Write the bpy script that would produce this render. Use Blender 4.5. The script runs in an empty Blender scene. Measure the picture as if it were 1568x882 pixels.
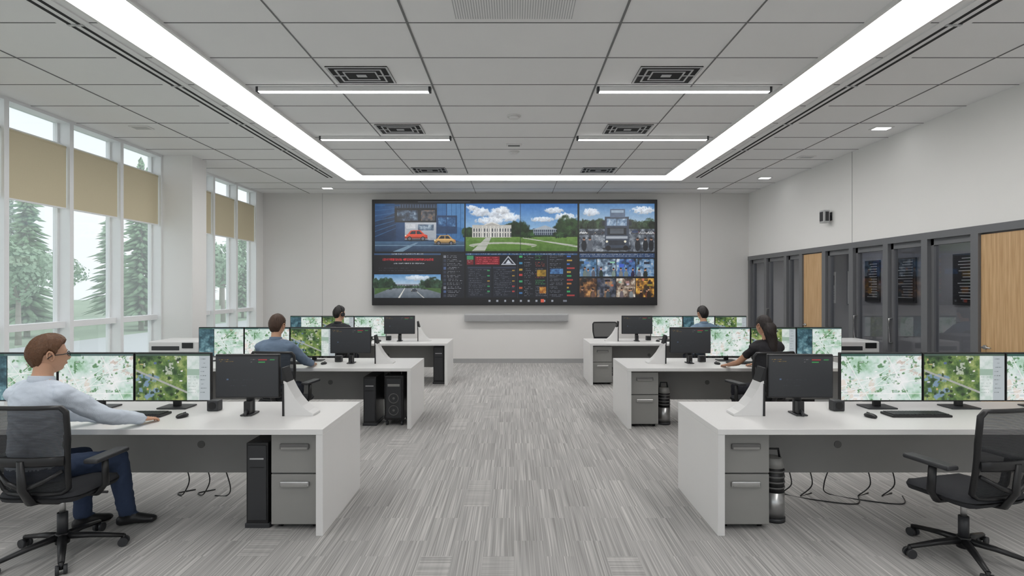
import bpy, bmesh, math, random
import numpy as np
from mathutils import Vector, Matrix, noise as mnoise
random.seed(7); rng=np.random.RandomState(11)
V=Vector
sc=bpy.context.scene
col=sc.collection
# ------------------------------------------------------------------ materials
def s2l(c):
    c=c/255.0
    return c/12.92 if c<=0.04045 else ((c+0.055)/1.055)**2.4
def rgb(r,g,b): return (s2l(r),s2l(g),s2l(b),1)
def pm(name,c,rough=0.5,metal=0.0,var=0.06,scale=12,bump=0.0,coat=0.0,bscale=None):
    m=bpy.data.materials.new(name); m.use_nodes=True
    nt=m.node_tree; b=nt.nodes['Principled BSDF']
    tc=nt.nodes.new('ShaderNodeTexCoord'); n=nt.nodes.new('ShaderNodeTexNoise')
    n.inputs['Scale'].default_value=scale; n.inputs['Detail'].default_value=3
    nt.links.new(tc.outputs['Object'],n.inputs['Vector'])
    mx=nt.nodes.new('ShaderNodeMix'); mx.data_type='RGBA'
    mx.inputs[6].default_value=tuple(max(0,v*(1-var)) for v in c[:3])+(1,)
    mx.inputs[7].default_value=tuple(min(1,v*(1+var)) for v in c[:3])+(1,)
    nt.links.new(n.outputs['Fac'],mx.inputs[0]); nt.links.new(mx.outputs[2],b.inputs['Base Color'])
    b.inputs['Roughness'].default_value=rough; b.inputs['Metallic'].default_value=metal
    b.inputs['Coat Weight'].default_value=coat
    if bump>0:
        n2=nt.nodes.new('ShaderNodeTexNoise'); n2.inputs['Scale'].default_value=bscale or scale*6
        nt.links.new(tc.outputs['Object'],n2.inputs['Vector'])
        bp=nt.nodes.new('ShaderNodeBump'); bp.inputs['Strength'].default_value=bump; bp.inputs['Distance'].default_value=0.01
        nt.links.new(n2.outputs['Fac'],bp.inputs['Height']); nt.links.new(bp.outputs['Normal'],b.inputs['Normal'])
    return m
def em(name,c,s):
    m=bpy.data.materials.new(name); m.use_nodes=True; nt=m.node_tree
    for n in list(nt.nodes): nt.nodes.remove(n)
    o=nt.nodes.new('ShaderNodeOutputMaterial'); e=nt.nodes.new('ShaderNodeEmission')
    e.inputs[0].default_value=c; e.inputs[1].default_value=s
    nt.links.new(e.outputs[0],o.inputs[0]); return m
def glassm(name,gl,tint=(1,1,1,1),rough=0.0,haze=0.0):
    m=bpy.data.materials.new(name); m.use_nodes=True; nt=m.node_tree
    for n in list(nt.nodes): nt.nodes.remove(n)
    o=nt.nodes.new('ShaderNodeOutputMaterial'); t=nt.nodes.new('ShaderNodeBsdfTransparent'); g=nt.nodes.new('ShaderNodeBsdfGlossy')
    g.inputs['Roughness'].default_value=rough; t.inputs[0].default_value=tint
    x=nt.nodes.new('ShaderNodeMixShader'); x.inputs[0].default_value=gl
    nt.links.new(t.outputs[0],x.inputs[1]); nt.links.new(g.outputs[0],x.inputs[2])
    if haze>0:
        d=nt.nodes.new('ShaderNodeBsdfTranslucent'); d.inputs[0].default_value=(.9,.93,.95,1); y=nt.nodes.new('ShaderNodeMixShader'); y.inputs[0].default_value=haze
        nt.links.new(x.outputs[0],y.inputs[1]); nt.links.new(d.outputs[0],y.inputs[2]); x=y
    nt.links.new(x.outputs[0],o.inputs[0]); return m
M={}
M['wall']=pm('wall_paint',rgb(236,235,233),0.8,var=0.012,scale=2,bump=0.02)
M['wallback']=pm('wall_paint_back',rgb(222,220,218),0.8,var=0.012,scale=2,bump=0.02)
M['ceil']=pm('ceiling_tile',rgb(238,238,238),0.9,var=0.015,scale=3,bump=0.05,bscale=150)
M['grid']=pm('ceiling_grid_grey',rgb(120,120,121),0.6)
M['white']=pm('white_laminate',rgb(228,227,226),0.35,var=0.01)
M['wgrey']=pm('window_frame',rgb(238,239,240),0.4,var=0.02)
M['ped']=pm('grey_metal',rgb(146,145,142),0.45,var=0.03)
M['ped2']=pm('grey_metal_dark',rgb(104,103,102),0.45,var=0.03)
M['modesty']=pm('modesty_grey',rgb(146,145,143),0.6,var=0.03)
M['black']=pm('black_plastic',rgb(28,28,30),0.4,var=0.1)
M['black2']=pm('dark_plastic',rgb(50,51,54),0.45,var=0.1)
M['ventdark']=pm('vent_interior',rgb(34,34,36),0.8,var=0.1)
M['fabric']=pm('chair_fabric',rgb(44,45,49),0.9,var=0.15,scale=90,bump=0.2)
M['chrome']=pm('brushed_metal',rgb(190,190,190),0.3,metal=0.9)
M['dframe']=pm('partition_frame',rgb(108,109,112),0.4,var=0.03)
M['blind']=pm('blind_fabric',rgb(214,203,174),0.9,var=0.03,scale=60)
M['base']=pm('baseboard_grey',rgb(160,160,160),0.6)
M['corr']=pm('corridor_wall',rgb(150,150,154),0.8,var=0.03)
M['lightgrey']=pm('light_grey_plastic',rgb(186,187,188),0.4)
M['strip']=em('light_strip',(1,0.985,0.965,1),9.0)
M['lamp']=em('linear_lamp',(1,1,1,1),8)
M['glass']=glassm('window_glass',0.05,(0.97,0.98,0.99,1),haze=.14)  # pale translucent veil mixed into the glass to wash out the view outside
M['pglass']=glassm('partition_glass',0.07,(0.88,0.89,0.91,1))
M['paper']=pm('paper',rgb(225,225,222),0.8)
def woodm():
    m=pm('oak_wood',rgb(200,165,120),0.45); nt=m.node_tree; b=nt.nodes['Principled BSDF']
    tc=nt.nodes.new('ShaderNodeTexCoord'); mp=nt.nodes.new('ShaderNodeMapping'); mp.inputs['Scale'].default_value=(14,14,0.7)
    n=nt.nodes.new('ShaderNodeTexNoise'); n.inputs['Scale'].default_value=3; n.inputs['Detail'].default_value=6
    r=nt.nodes.new('ShaderNodeValToRGB'); r.color_ramp.elements[0].position=.3; r.color_ramp.elements[0].color=rgb(184,146,102); r.color_ramp.elements[1].position=.7; r.color_ramp.elements[1].color=rgb(214,180,136)
    L=nt.links; L.new(tc.outputs['Object'],mp.inputs[0]); L.new(mp.outputs[0],n.inputs['Vector']); L.new(n.outputs['Fac'],r.inputs[0]); L.new(r.outputs[0],b.inputs['Base Color']); return m
M['wood']=woodm()
def carpet():
    m=bpy.data.materials.new('carpet_planks'); m.use_nodes=True; nt=m.node_tree; L=nt.links; N=nt.nodes; b=N['Principled BSDF']
    tc=N.new('ShaderNodeTexCoord')
    def mapn(s,rz=0):
        mp=N.new('ShaderNodeMapping'); mp.inputs['Scale'].default_value=s; mp.inputs['Rotation'].default_value=(0,0,rz); L.new(tc.outputs['Object'],mp.inputs[0]); return mp
    def noi(v,sc_,det=2):
        n=N.new('ShaderNodeTexNoise'); n.inputs['Scale'].default_value=sc_; n.inputs['Detail'].default_value=det; n.inputs['Roughness'].default_value=.6; L.new(v,n.inputs['Vector']); return n.outputs['Fac']
    br=N.new('ShaderNodeTexBrick'); br.offset=0.37; br.offset_frequency=2
    br.inputs['Color1'].default_value=(0,0,0,1); br.inputs['Color2'].default_value=(1,1,1,1); br.inputs['Mortar'].default_value=(.5,.5,.5,1)
    br.inputs['Scale'].default_value=1; br.inputs['Mortar Size'].default_value=0; br.inputs['Brick Width'].default_value=0.6; br.inputs['Row Height'].default_value=0.2
    mr=mapn((1,1,1),math.pi/2); L.new(mr.outputs[0],br.inputs['Vector'])
    add=N.new('ShaderNodeVectorMath'); add.operation='MULTIPLY_ADD'; L.new(br.outputs['Color'],add.inputs[0]); add.inputs[1].default_value=(3.1,7.7,0)
    L.new(tc.outputs['Object'],add.inputs[2])
    def streak(sx,sy,det=1):
        mp=N.new('ShaderNodeMapping'); mp.inputs['Scale'].default_value=(sx,sy,1); L.new(add.outputs[0],mp.inputs[0]); return noi(mp.outputs[0],1,det)
    a=streak(110,1.0); bb=streak(1.0,110); c=streak(30,.6)
    gt=N.new('ShaderNodeMath'); gt.operation='GREATER_THAN'; gt.inputs[1].default_value=.94; L.new(br.outputs['Color'],gt.inputs[0])
    mx=N.new('ShaderNodeMix'); L.new(gt.outputs[0],mx.inputs[0]); L.new(a,mx.inputs[2]); L.new(bb,mx.inputs[3])
    m2=N.new('ShaderNodeMath'); m2.operation='ADD'; L.new(mx.outputs[0],m2.inputs[0])
    m3=N.new('ShaderNodeMath'); m3.operation='MULTIPLY'; m3.inputs[1].default_value=.35; L.new(c,m3.inputs[0]); L.new(m3.outputs[0],m2.inputs[1])
    m4=N.new('ShaderNodeMath'); m4.operation='MULTIPLY_ADD'; m4.inputs[1].default_value=.06; L.new(br.outputs['Color'],m4.inputs[0]); L.new(m2.outputs[0],m4.inputs[2])
    r=N.new('ShaderNodeValToRGB'); e=r.color_ramp.elements
    e[0].position=.44; e[0].color=rgb(146,144,142); e[1].position=.94; e[1].color=rgb(202,200,197)
    x=e.new(.60); x.color=rgb(161,159,157); x=e.new(.76); x.color=rgb(178,176,174)
    L.new(m4.outputs[0],r.inputs[0]); L.new(r.outputs[0],b.inputs['Base Color']); b.inputs['Roughness'].default_value=.95
    b.inputs['Specular IOR Level'].default_value=.15
    bp=N.new('ShaderNodeBump'); bp.inputs['Strength'].default_value=.08; bp.inputs['Distance'].default_value=.005; L.new(m4.outputs[0],bp.inputs['Height']); L.new(bp.outputs[0],b.inputs['Normal'])
    return m
M['carpet']=carpet()
def meshfab():
    m=bpy.data.materials.new('chair_mesh_net'); m.use_nodes=True; nt=m.node_tree; L=nt.links
    b=nt.nodes['Principled BSDF']; b.inputs['Base Color'].default_value=rgb(40,41,45); b.inputs['Roughness'].default_value=.8
    tc=nt.nodes.new('ShaderNodeTexCoord'); w=nt.nodes.new('ShaderNodeTexWave'); w.inputs['Scale'].default_value=60; w.bands_direction='Z'
    L.new(tc.outputs['Object'],w.inputs['Vector'])
    mr=nt.nodes.new('ShaderNodeMapRange'); mr.inputs[3].default_value=.68; mr.inputs[4].default_value=.93; L.new(w.outputs['Fac'],mr.inputs[0]); L.new(mr.outputs[0],b.inputs['Alpha'])
    return m
M['net']=meshfab()
def screenm(name,s):
    m=bpy.data.materials.new(name); m.use_nodes=True; nt=m.node_tree; b=nt.nodes['Principled BSDF']
    a=nt.nodes.new('ShaderNodeAttribute'); a.attribute_name='Col'
    b.inputs['Base Color'].default_value=(.01,.01,.01,1); b.inputs['Roughness'].default_value=.35
    nt.links.new(a.outputs['Color'],b.inputs['Emission Color']); b.inputs['Emission Strength'].default_value=s; return m
M['screen']=screenm('display_pixels',0.85)
# ------------------------------------------------------------------ mesh builder
def bases(pts,hint):
    out=[]
    n=len(pts)
    for i in range(n):
        t=(pts[min(i+1,n-1)]-pts[max(i-1,0)])
        t=t.normalized() if t.length>1e-9 else V((0,0,1))
        s=t.cross(hint)
        if s.length<1e-3: s=t.cross(V((1,0,0)) if abs(t.x)<.9 else V((0,1,0)))
        s.normalize(); u=s.cross(t).normalized()
        out.append((s,u))
    return out
class MB:
    def __init__(s,name): s.name=name; s.bm=bmesh.new(); s.mats=[]
    def mi(s,m):
        if isinstance(m,str): m=M[m]
        if m not in s.mats: s.mats.append(m)
        return s.mats.index(m)
    def box(s,lo,hi,m,bev=0,seg=2,rot=None,smooth=False):
        t=bmesh.new(); bmesh.ops.create_cube(t,size=1)
        lo=V(lo);hi=V(hi);c=(lo+hi)/2;d=hi-lo
        for v in t.verts: v.co=V((v.co.x*d.x,v.co.y*d.y,v.co.z*d.z))
        if bev>0: bmesh.ops.bevel(t,geom=list(t.edges),offset=min(bev,min(abs(d.x),abs(d.y),abs(d.z))*.49),segments=seg,profile=.5,affect='EDGES')
        for v in t.verts:
            if rot is not None: v.co=rot@v.co
            v.co+=c
        s.merge(t,m,smooth)
    def merge(s,t,m,smooth=False,mat=None):
        i=s.mi(m)
        for f in t.faces: f.material_index=i; f.smooth=smooth
        if mat is not None: t.transform(mat)
        me=bpy.data.meshes.new('t'); t.to_mesh(me); t.free(); s.bm.from_mesh(me); bpy.data.meshes.remove(me)
    def sweep(s,pts,rad,m,seg=10,hint=V((0,0,1)),closed=False,smooth=True):
        pts=[V(p) for p in pts]; n=len(pts)
        if not isinstance(rad,(list,tuple)): rad=[rad]*n
        i_m=s.mi(m)
        if closed:
            fr=[]
            for i in range(n):
                t=(pts[(i+1)%n]-pts[i-1]).normalized(); sd=t.cross(hint)
                if sd.length<1e-3: sd=t.cross(V((1,0,0)))
                sd.normalize(); fr.append((sd,sd.cross(t).normalized()))
        else: fr=bases(pts,hint)
        rings=[]
        for p,r,(sd,u) in zip(pts,rad,fr):
            rx,ry=r if isinstance(r,(list,tuple)) else (r,r)
            rings.append([s.bm.verts.new(p+sd*rx*math.cos(2*math.pi*k/seg)+u*ry*math.sin(2*math.pi*k/seg)) for k in range(seg)])
        R=n if closed else n-1
        for i in range(R):
            a=rings[i];b=rings[(i+1)%n]
            for k in range(seg):
                f=s.bm.faces.new((a[k],a[(k+1)%seg],b[(k+1)%seg],b[k])); f.material_index=i_m; f.smooth=smooth
        if not closed:
            f=s.bm.faces.new(rings[0][::-1]); f.material_index=i_m
            f=s.bm.faces.new(rings[-1]); f.material_index=i_m
    def cyl(s,p0,p1,r,m,seg=16,r1=None): s.sweep([p0,p1],[r,r if r1 is None else r1],m,seg=seg,hint=V((0.01,0.02,1)) if abs((V(p1)-V(p0)).normalized().z)<.9 else V((0,1,0)))
    def ell(s,c,r,m,sub=2,rot=None):
        t=bmesh.new(); bmesh.ops.create_icosphere(t,subdivisions=sub,radius=1)
        for v in t.verts:
            q=V((v.co.x*r[0],v.co.y*r[1],v.co.z*r[2]))
            if rot is not None: q=rot@q
            v.co=q+V(c)
        s.merge(t,m,True)
    def prism(s,prof,y0,y1,m,flip=False):
        i=s.mi(m); a=[s.bm.verts.new((x,y0,z)) for x,z in prof]; b=[s.bm.verts.new((x,y1,z)) for x,z in prof]; n=len(prof)
        fs=[s.bm.faces.new(a),s.bm.faces.new(b[::-1])]
        for k in range(n): fs.append(s.bm.faces.new((a[k],b[k],b[(k+1)%n],a[(k+1)%n])))
        for f in fs: f.material_index=i
    def mesh(s):
        bmesh.ops.recalc_face_normals(s.bm,faces=list(s.bm.faces))
        me=bpy.data.meshes.new(s.name); s.bm.to_mesh(me); s.bm.free()
        for m in s.mats: me.materials.append(m)
        return me
    def finish(s,loc=(0,0,0),rz=0,parent=None):
        ob=bpy.data.objects.new(s.name,s.mesh()); col.objects.link(ob); ob.location=loc; ob.rotation_euler=(0,0,rz)
        if parent: ob.parent=parent
        return ob
def inst(name,me,loc,rz=0,scale=(1,1,1),parent=None):
    ob=bpy.data.objects.new(name,me); col.objects.link(ob); ob.location=loc; ob.rotation_euler=(0,0,rz); ob.scale=scale
    if parent: ob.parent=parent
    return ob
def empty(name,loc=(0,0,0),rz=0):
    e=bpy.data.objects.new(name,None); e.empty_display_size=.1; col.objects.link(e); e.location=loc; e.rotation_euler=(0,0,rz); return e
def simple(name,lo,hi,m,bev=0):
    lo=V(lo);hi=V(hi);c=(lo+hi)/2
    b=MB(name); b.box(lo-c,hi-c,m,bev); return b.finish(c)
# ------------------------------------------------------------------ room
XL,XR,YB,H=-5.83,5.46,12.9,3.94
b=MB('floor'); b.box((-6.05,-3,-.1),(7.3,13,0),'carpet'); b.finish()
b=MB('ceiling'); b.box((-6.05,-3,H),(7.3,13,H+.1),'ceil'); b.finish()
b=MB('wall_back'); b.box((-6.05,YB,0),(7.3,YB+.1,H),'wallback'); b.finish()
b=MB('trim_1'); 
for x in (-4.45,4.33): b.box((x-.003,YB-.003,.1),(x+.003,YB+.002,H),'base')
b.finish()
b=MB('wall_front'); b.box((-6.05,-3.1,0),(7.3,-3,.9),'wall'); b.box((-6.05,-3.1,3.6),(7.3,-3,H),'wall'); b.box((-6.05,-3.1,.9),(-5.2,-3,3.6),'wall'); b.box((5.0,-3.1,.9),(7.3,-3,3.6),'wall')
b.finish()
b=MB('window_20')  # unseen glazing added behind the camera to brighten the room
for k in range(9): b.box((k*1.275-.03 if k else 0,0,0),(min(k*1.275+.03,10.2),.1,2.7),'wgrey')
b.box((0,0,0),(10.2,.1,.05),'wgrey'); b.box((0,0,2.65),(10.2,.1,2.7),'wgrey'); b.box((0,.04,.05),(10.2,.045,2.65),'glass'); b.finish((-5.2,-3.1,.9))
simple('baseboard_back',(XL,YB-.02,0),(XR,YB,.10),'base')
near=[9.2-.94*k for k in range(12)][::-1]  # the nearest bays are unseen, carried on to let in more daylight
far=[9.91+.89*k for k in range(4)]
b=MB('wall_left')
b.box((-6.05,-3,0),(XL,YB,.30),'wall')
b.box((-6.05,-3,.3),(XL,near[0],H),'wall')
b.box((-6.05,far[-1],.3),(XL,YB,H),'wall')
b.box((-6.05,near[-1],.3),(XL,far[0],H),'wall')
b.finish()
simple('column',(XL,9.2,0),(-5.33,9.62,H),'wall')
wi=1
def window(y0,y1):
    global wi
    b=MB('window_%d'%wi); wi+=1
    L_=y1-y0; w=.032; X0=-.20; X1=0.0
    b.box((X0,0,0),(X1,w,H-.3),'wgrey'); b.box((X0,L_-w,0),(X1,L_,H-.3),'wgrey')
    for z0,z1,dx in ((0,.05,0),(.92,1.0,-.06),(3.28,3.33,-.10),(3.6,3.64,0)):
        b.box((X0,w,z0),(X1+dx,L_-w,z1),'wgrey')
    for yy in (w,L_-w-.03): b.box((X0,yy,.05),(X0+.06,yy+.03,3.6),'wgrey')
    b.box((-.17,w,.05),(-.165,L_-w,3.6),'glass')
    b.finish((XL,y0,.3))
    b=MB('roller_blind')
    b.box((-.006,0,0),(0,L_-.09,.80),'blind'); b.box((-.012,0,-.02),(.006,L_-.09,.0),'wgrey')
    b.cyl((-.012,0,.79),(-.012,L_-.09,.79),.018,'blind')
    b.finish((XL-.04,y0+.045,2.79))
for a,c in zip(near[:-1],near[1:]): window(a,c)
for a,c in zip(far[:-1],far[1:]): window(a,c)
b=MB('wall_right'); b.box((XR,-3,2.47),(XR+.14,YB,H),'wall'); b.box((XR,-3,0),(XR+.14,3.4,2.47),'wall'); b.finish()
b=MB('trim_2'); b.box((XR-.003,8.955,2.47),(XR+.003,8.965,H),'base'); b.finish()
posts=[12.82,12.0,11.12,10.52,9.74,8.95,8.12,7.35,6.55,5.45,4.45,3.45]
doors=[(3,4),(8,9)]
b=MB('partition_frame')
b.box((XR-.03,3.4,2.38),(XR+.12,YB,2.47),'dframe')
for i,p in enumerate(posts):
    b.box((XR-.03,p-.055,.0),(XR+.12,p+.055,2.38),'dframe')
for i in range(len(posts)-1):
    y1=posts[i]-.055; y0=posts[i+1]+.055
    if (i,i+1) in doors: continue
    for yy in (y0,y1-.05): b.box((XR+.02,yy,.06),(XR+.08,yy+.05,2.38),'dframe')
    b.box((XR+.02,y0,2.30),(XR+.08,y1,2.38),'dframe'); b.box((XR+.0,y0,.0),(XR+.1,y1,.22),'dframe')
b.finish()
for i in range(len(posts)-1):
    y1=posts[i]-.105; y0=posts[i+1]+.105
    if (i,i+1) in doors: continue
    simple('partition_glass' ,(XR+.048,y0,.22),(XR+.053,y1,2.30),'pglass')
for k,(i,j) in enumerate(doors):
    y1=posts[i]-.057; y0=posts[j]+.057
    b=MB('door_%d'%(k+1)); b.box((0,0,0),(.05,y1-y0,2.36),'wood',.004)
    b.cyl((-.02,y1-y0-.07,1.05),(0,y1-y0-.07,1.05),.025,'chrome'); b.sweep([(-.045,y1-y0-.07,1.05),(-.05,y1-y0-.19,1.05)],.009,'chrome'); b.cyl((-.05,y1-y0-.07,1.05),(0,y1-y0-.07,1.05),.009,'chrome')
    b.finish((XR-.0,y0,.005))
for p in (12.0,8.95,8.12):
    b=MB('door_pull'); b.sweep([(0,0,0),(-.05,0,.0),(-.05,0,.35),(0,0,.35)],.01,'chrome'); b.finish((XR+.02,p-.08,.95))
simple('wall_corridor',(7.2,-3,0),(7.3,13,H),'corr')
simple('corridor_ceiling',(XR+.14,3.0,2.62),(7.2,YB,2.68),'corr')
cl=em('corr_fill',(1,1,1,1),14.0)  # unseen glowing panels added to brighten the corridor behind the glass
for y in (4.4,6.6,8.8,11.0):
    simple('corridor_fill',(6.2,y-.3,2.597),(6.45,y+.3,2.6195),cl)
simple('wall_corridor_end',(XR+.14,3.0,0),(7.2,3.1,2.62),'corr')
for (y0,y1) in ((11.34,10.89),(10.46,9.91),(9.07,8.62),(7.3,6.8)):
    b=MB('notice_board'); w=y0-y1
    b.box((0,0,0),(.03,w,.82),'black2',.004); b.box((-.004,.03,.03),(.0,w-.03,.79),'black')
    for r in range(14):
        z=.74-r*.05; b.box((-.007,.06,z),(-.004,.06+(w-.12)*random.uniform(.5,1),z+.012),'lightgrey')
    b.finish((7.165,y1,1.47))
for y in (12.4,11.5): 
    b=MB('wall_poster'); b.box((0,0,0),(.01,.45,.7),'paper'); b.box((-.003,.05,.4),(0,.4,.62),'black2'); 
    for r in range(5): b.box((-.003,.05,.08+r*.055),(0,.36,.1+r*.055),'ped')
    b.finish((7.185,y,1.4))
# ------------------------------------------------------------------ ceiling fittings
b=MB('ceiling_grid')
y=-2.4
while y<12.8:
    if y<10.65 : 
        for x0,x1 in ((XL,-3.78),(-3.52,-3.40),(-2.91,2.91),(3.40,3.52),(3.78,XR)): b.box((x0,y-.005,H-.004),(x1,y+.005,H+.001),'grid')
    elif y>11.25: b.box((XL,y-.005,H-.004),(XR,y+.005,H+.001),'grid')
    y+=.70
for x in (.885,1.93):
    for sx in (-1,1):
        w_=.009 if x<1 else .006
        b.box((sx*x-w_,-3,H-.006),(sx*x+w_,10.66,H+.001),'grid'); b.box((sx*x-.005,11.25,H-.006),(sx*x+.005,YB,H+.001),'grid')
for x in (-4.75,4.6): b.box((x-.006,-3,H-.006),(x+.006,YB,H+.001),'grid')
b.finish()
b=MB('cove_light')
for sx in (-1,1):
    a,c=sorted((sx*2.93,sx*3.38)); b.box((a,-2.8,H-.012),(c,11.2,H),'strip')
b.box((-2.93,10.72,H-.012),(2.93,11.2,H),'strip')
for sx in (-1,1):
    for x in (2.915,3.395):
        e=10.70 if x<3 else 11.215
        a,c=sorted((sx*(x-.015),sx*(x+.015))); b.box((a,-2.8,H-.03),(c,e,H),'white')
b.box((-2.915,10.69,H-.03),(2.915,10.72,H),'white'); b.box((-3.41,11.2,H-.03),(3.41,11.23,H),'white')
b.finish()
for sx in (-1,1):
    b=MB('slot_diffuser')
    b.box((-.13,0,-.012),(.13,13.4,0),'ceil')
    for x in (-.05,.03): b.box((x,0,-.016),(x+.03,13.4,-.01),'ventdark')
    for k in range(10): b.box((-.06,k*1.4,-.019),(.07,k*1.4+.03,-.01),'lightgrey')
    b.finish((sx*3.65,-2.4,H))
for sx in (-1,1):
    for y in (6.09,8.06,):
        b=MB('linear_ceiling_lamp'); b.box((-.95,-.03,-.05),(.95,.03,0),'white',.004); b.box((-.945,-.027,-.055),(.945,.027,-.048),'lamp'); b.box((-.955,-.032,-.056),(-.93,.032,0),'black2');b.box((.93,-.032,-.056),(.955,.032,0),'black2'); b.finish((sx*1.865,y,H))
    for y in (5.73,7.68,10.35):
        b=MB('air_vent')
        W,D=.31,.225
        b.box((-W,-D,-.008),(W,D,0),'ventdark')
        def ring(w,d,t,m,z):
            b.box((-w,-d,z),(w,-d+t,0),m);b.box((-w,d-t,z),(w,d,0),m);b.box((-w,-d+t,z),(-w+t,d-t,0),m);b.box((w-t,-d+t,z),(w,d-t,0),m)
        ring(W,D,.02,'lightgrey',-.012)
        ring(W-.075,D-.06,.018,'lightgrey',-.014); ring(W-.14,D-.115,.016,'lightgrey',-.014)
        b.box((-W+.02,-.01,-.012),(-.17,.01,0),'lightgrey'); b.box((.17,-.01,-.012),(W-.02,.01,0),'lightgrey')
        b.box((-.05,-.03,-.014),(.05,.03,0),'lightgrey')
        b.finish((sx*1.57,y,H))
for x,y,on in ((5.05,7.63,1),(5.0,11.07,1),(4.15,12.2,1),(-4.1,12.2,1),(-5.1,7.6,0),(4.9,9.3,0)):
    b=MB('ceiling_downlight'); b.box((-.13,-.08,-.012),(.13,.08,0),'white',.004); b.box((-.10,-.055,-.015),(.10,.055,-.010),'lamp' if on else 'lightgrey'); b.finish((x,y,H))
for y in (7.1,8.95):
    b=MB('smoke_detector'); b.cyl((0,0,-.012),(0,0,0),.09,'white',24); b.cyl((0,0,-.04),(0,0,-.012),.05,'white',24,r1=.075); b.finish((0.0,y,H))
b=MB('ceiling_sensor'); b.box((-.12,-.05,-.02),(.12,.05,0),'white',.006); b.box((-.09,-.025,-.03),(.09,.025,-.018),'ped2',.004); b.finish((0,8.5,H))
b=MB('ceiling_grille'); b.box((-.5,-.3,-.008),(.5,.3,0),'ceil')
for k in range(48): b.box((-.475+k*.02,-.27,-.010),(-.468+k*.02,.27,-.007),'lightgrey')
b.finish((0,4.25,H))
b=MB('wall_speaker'); b.box((-.16,-.07,-.11),(-.05,.07,.11),'lightgrey',.012); b.box((-.165,-.05,-.08),(-.158,.05,.08),'black2',.004); b.box((-.13,-.075,-.08),(-.07,-.069,.08),'black2',.004); b.sweep([(-.05,0,0),(0,0,0)],.03,'black2'); b.box((-.01,-.05,-.07),(0,.05,.07),'black2'); b.finish((XR,9.57,2.97))
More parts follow.
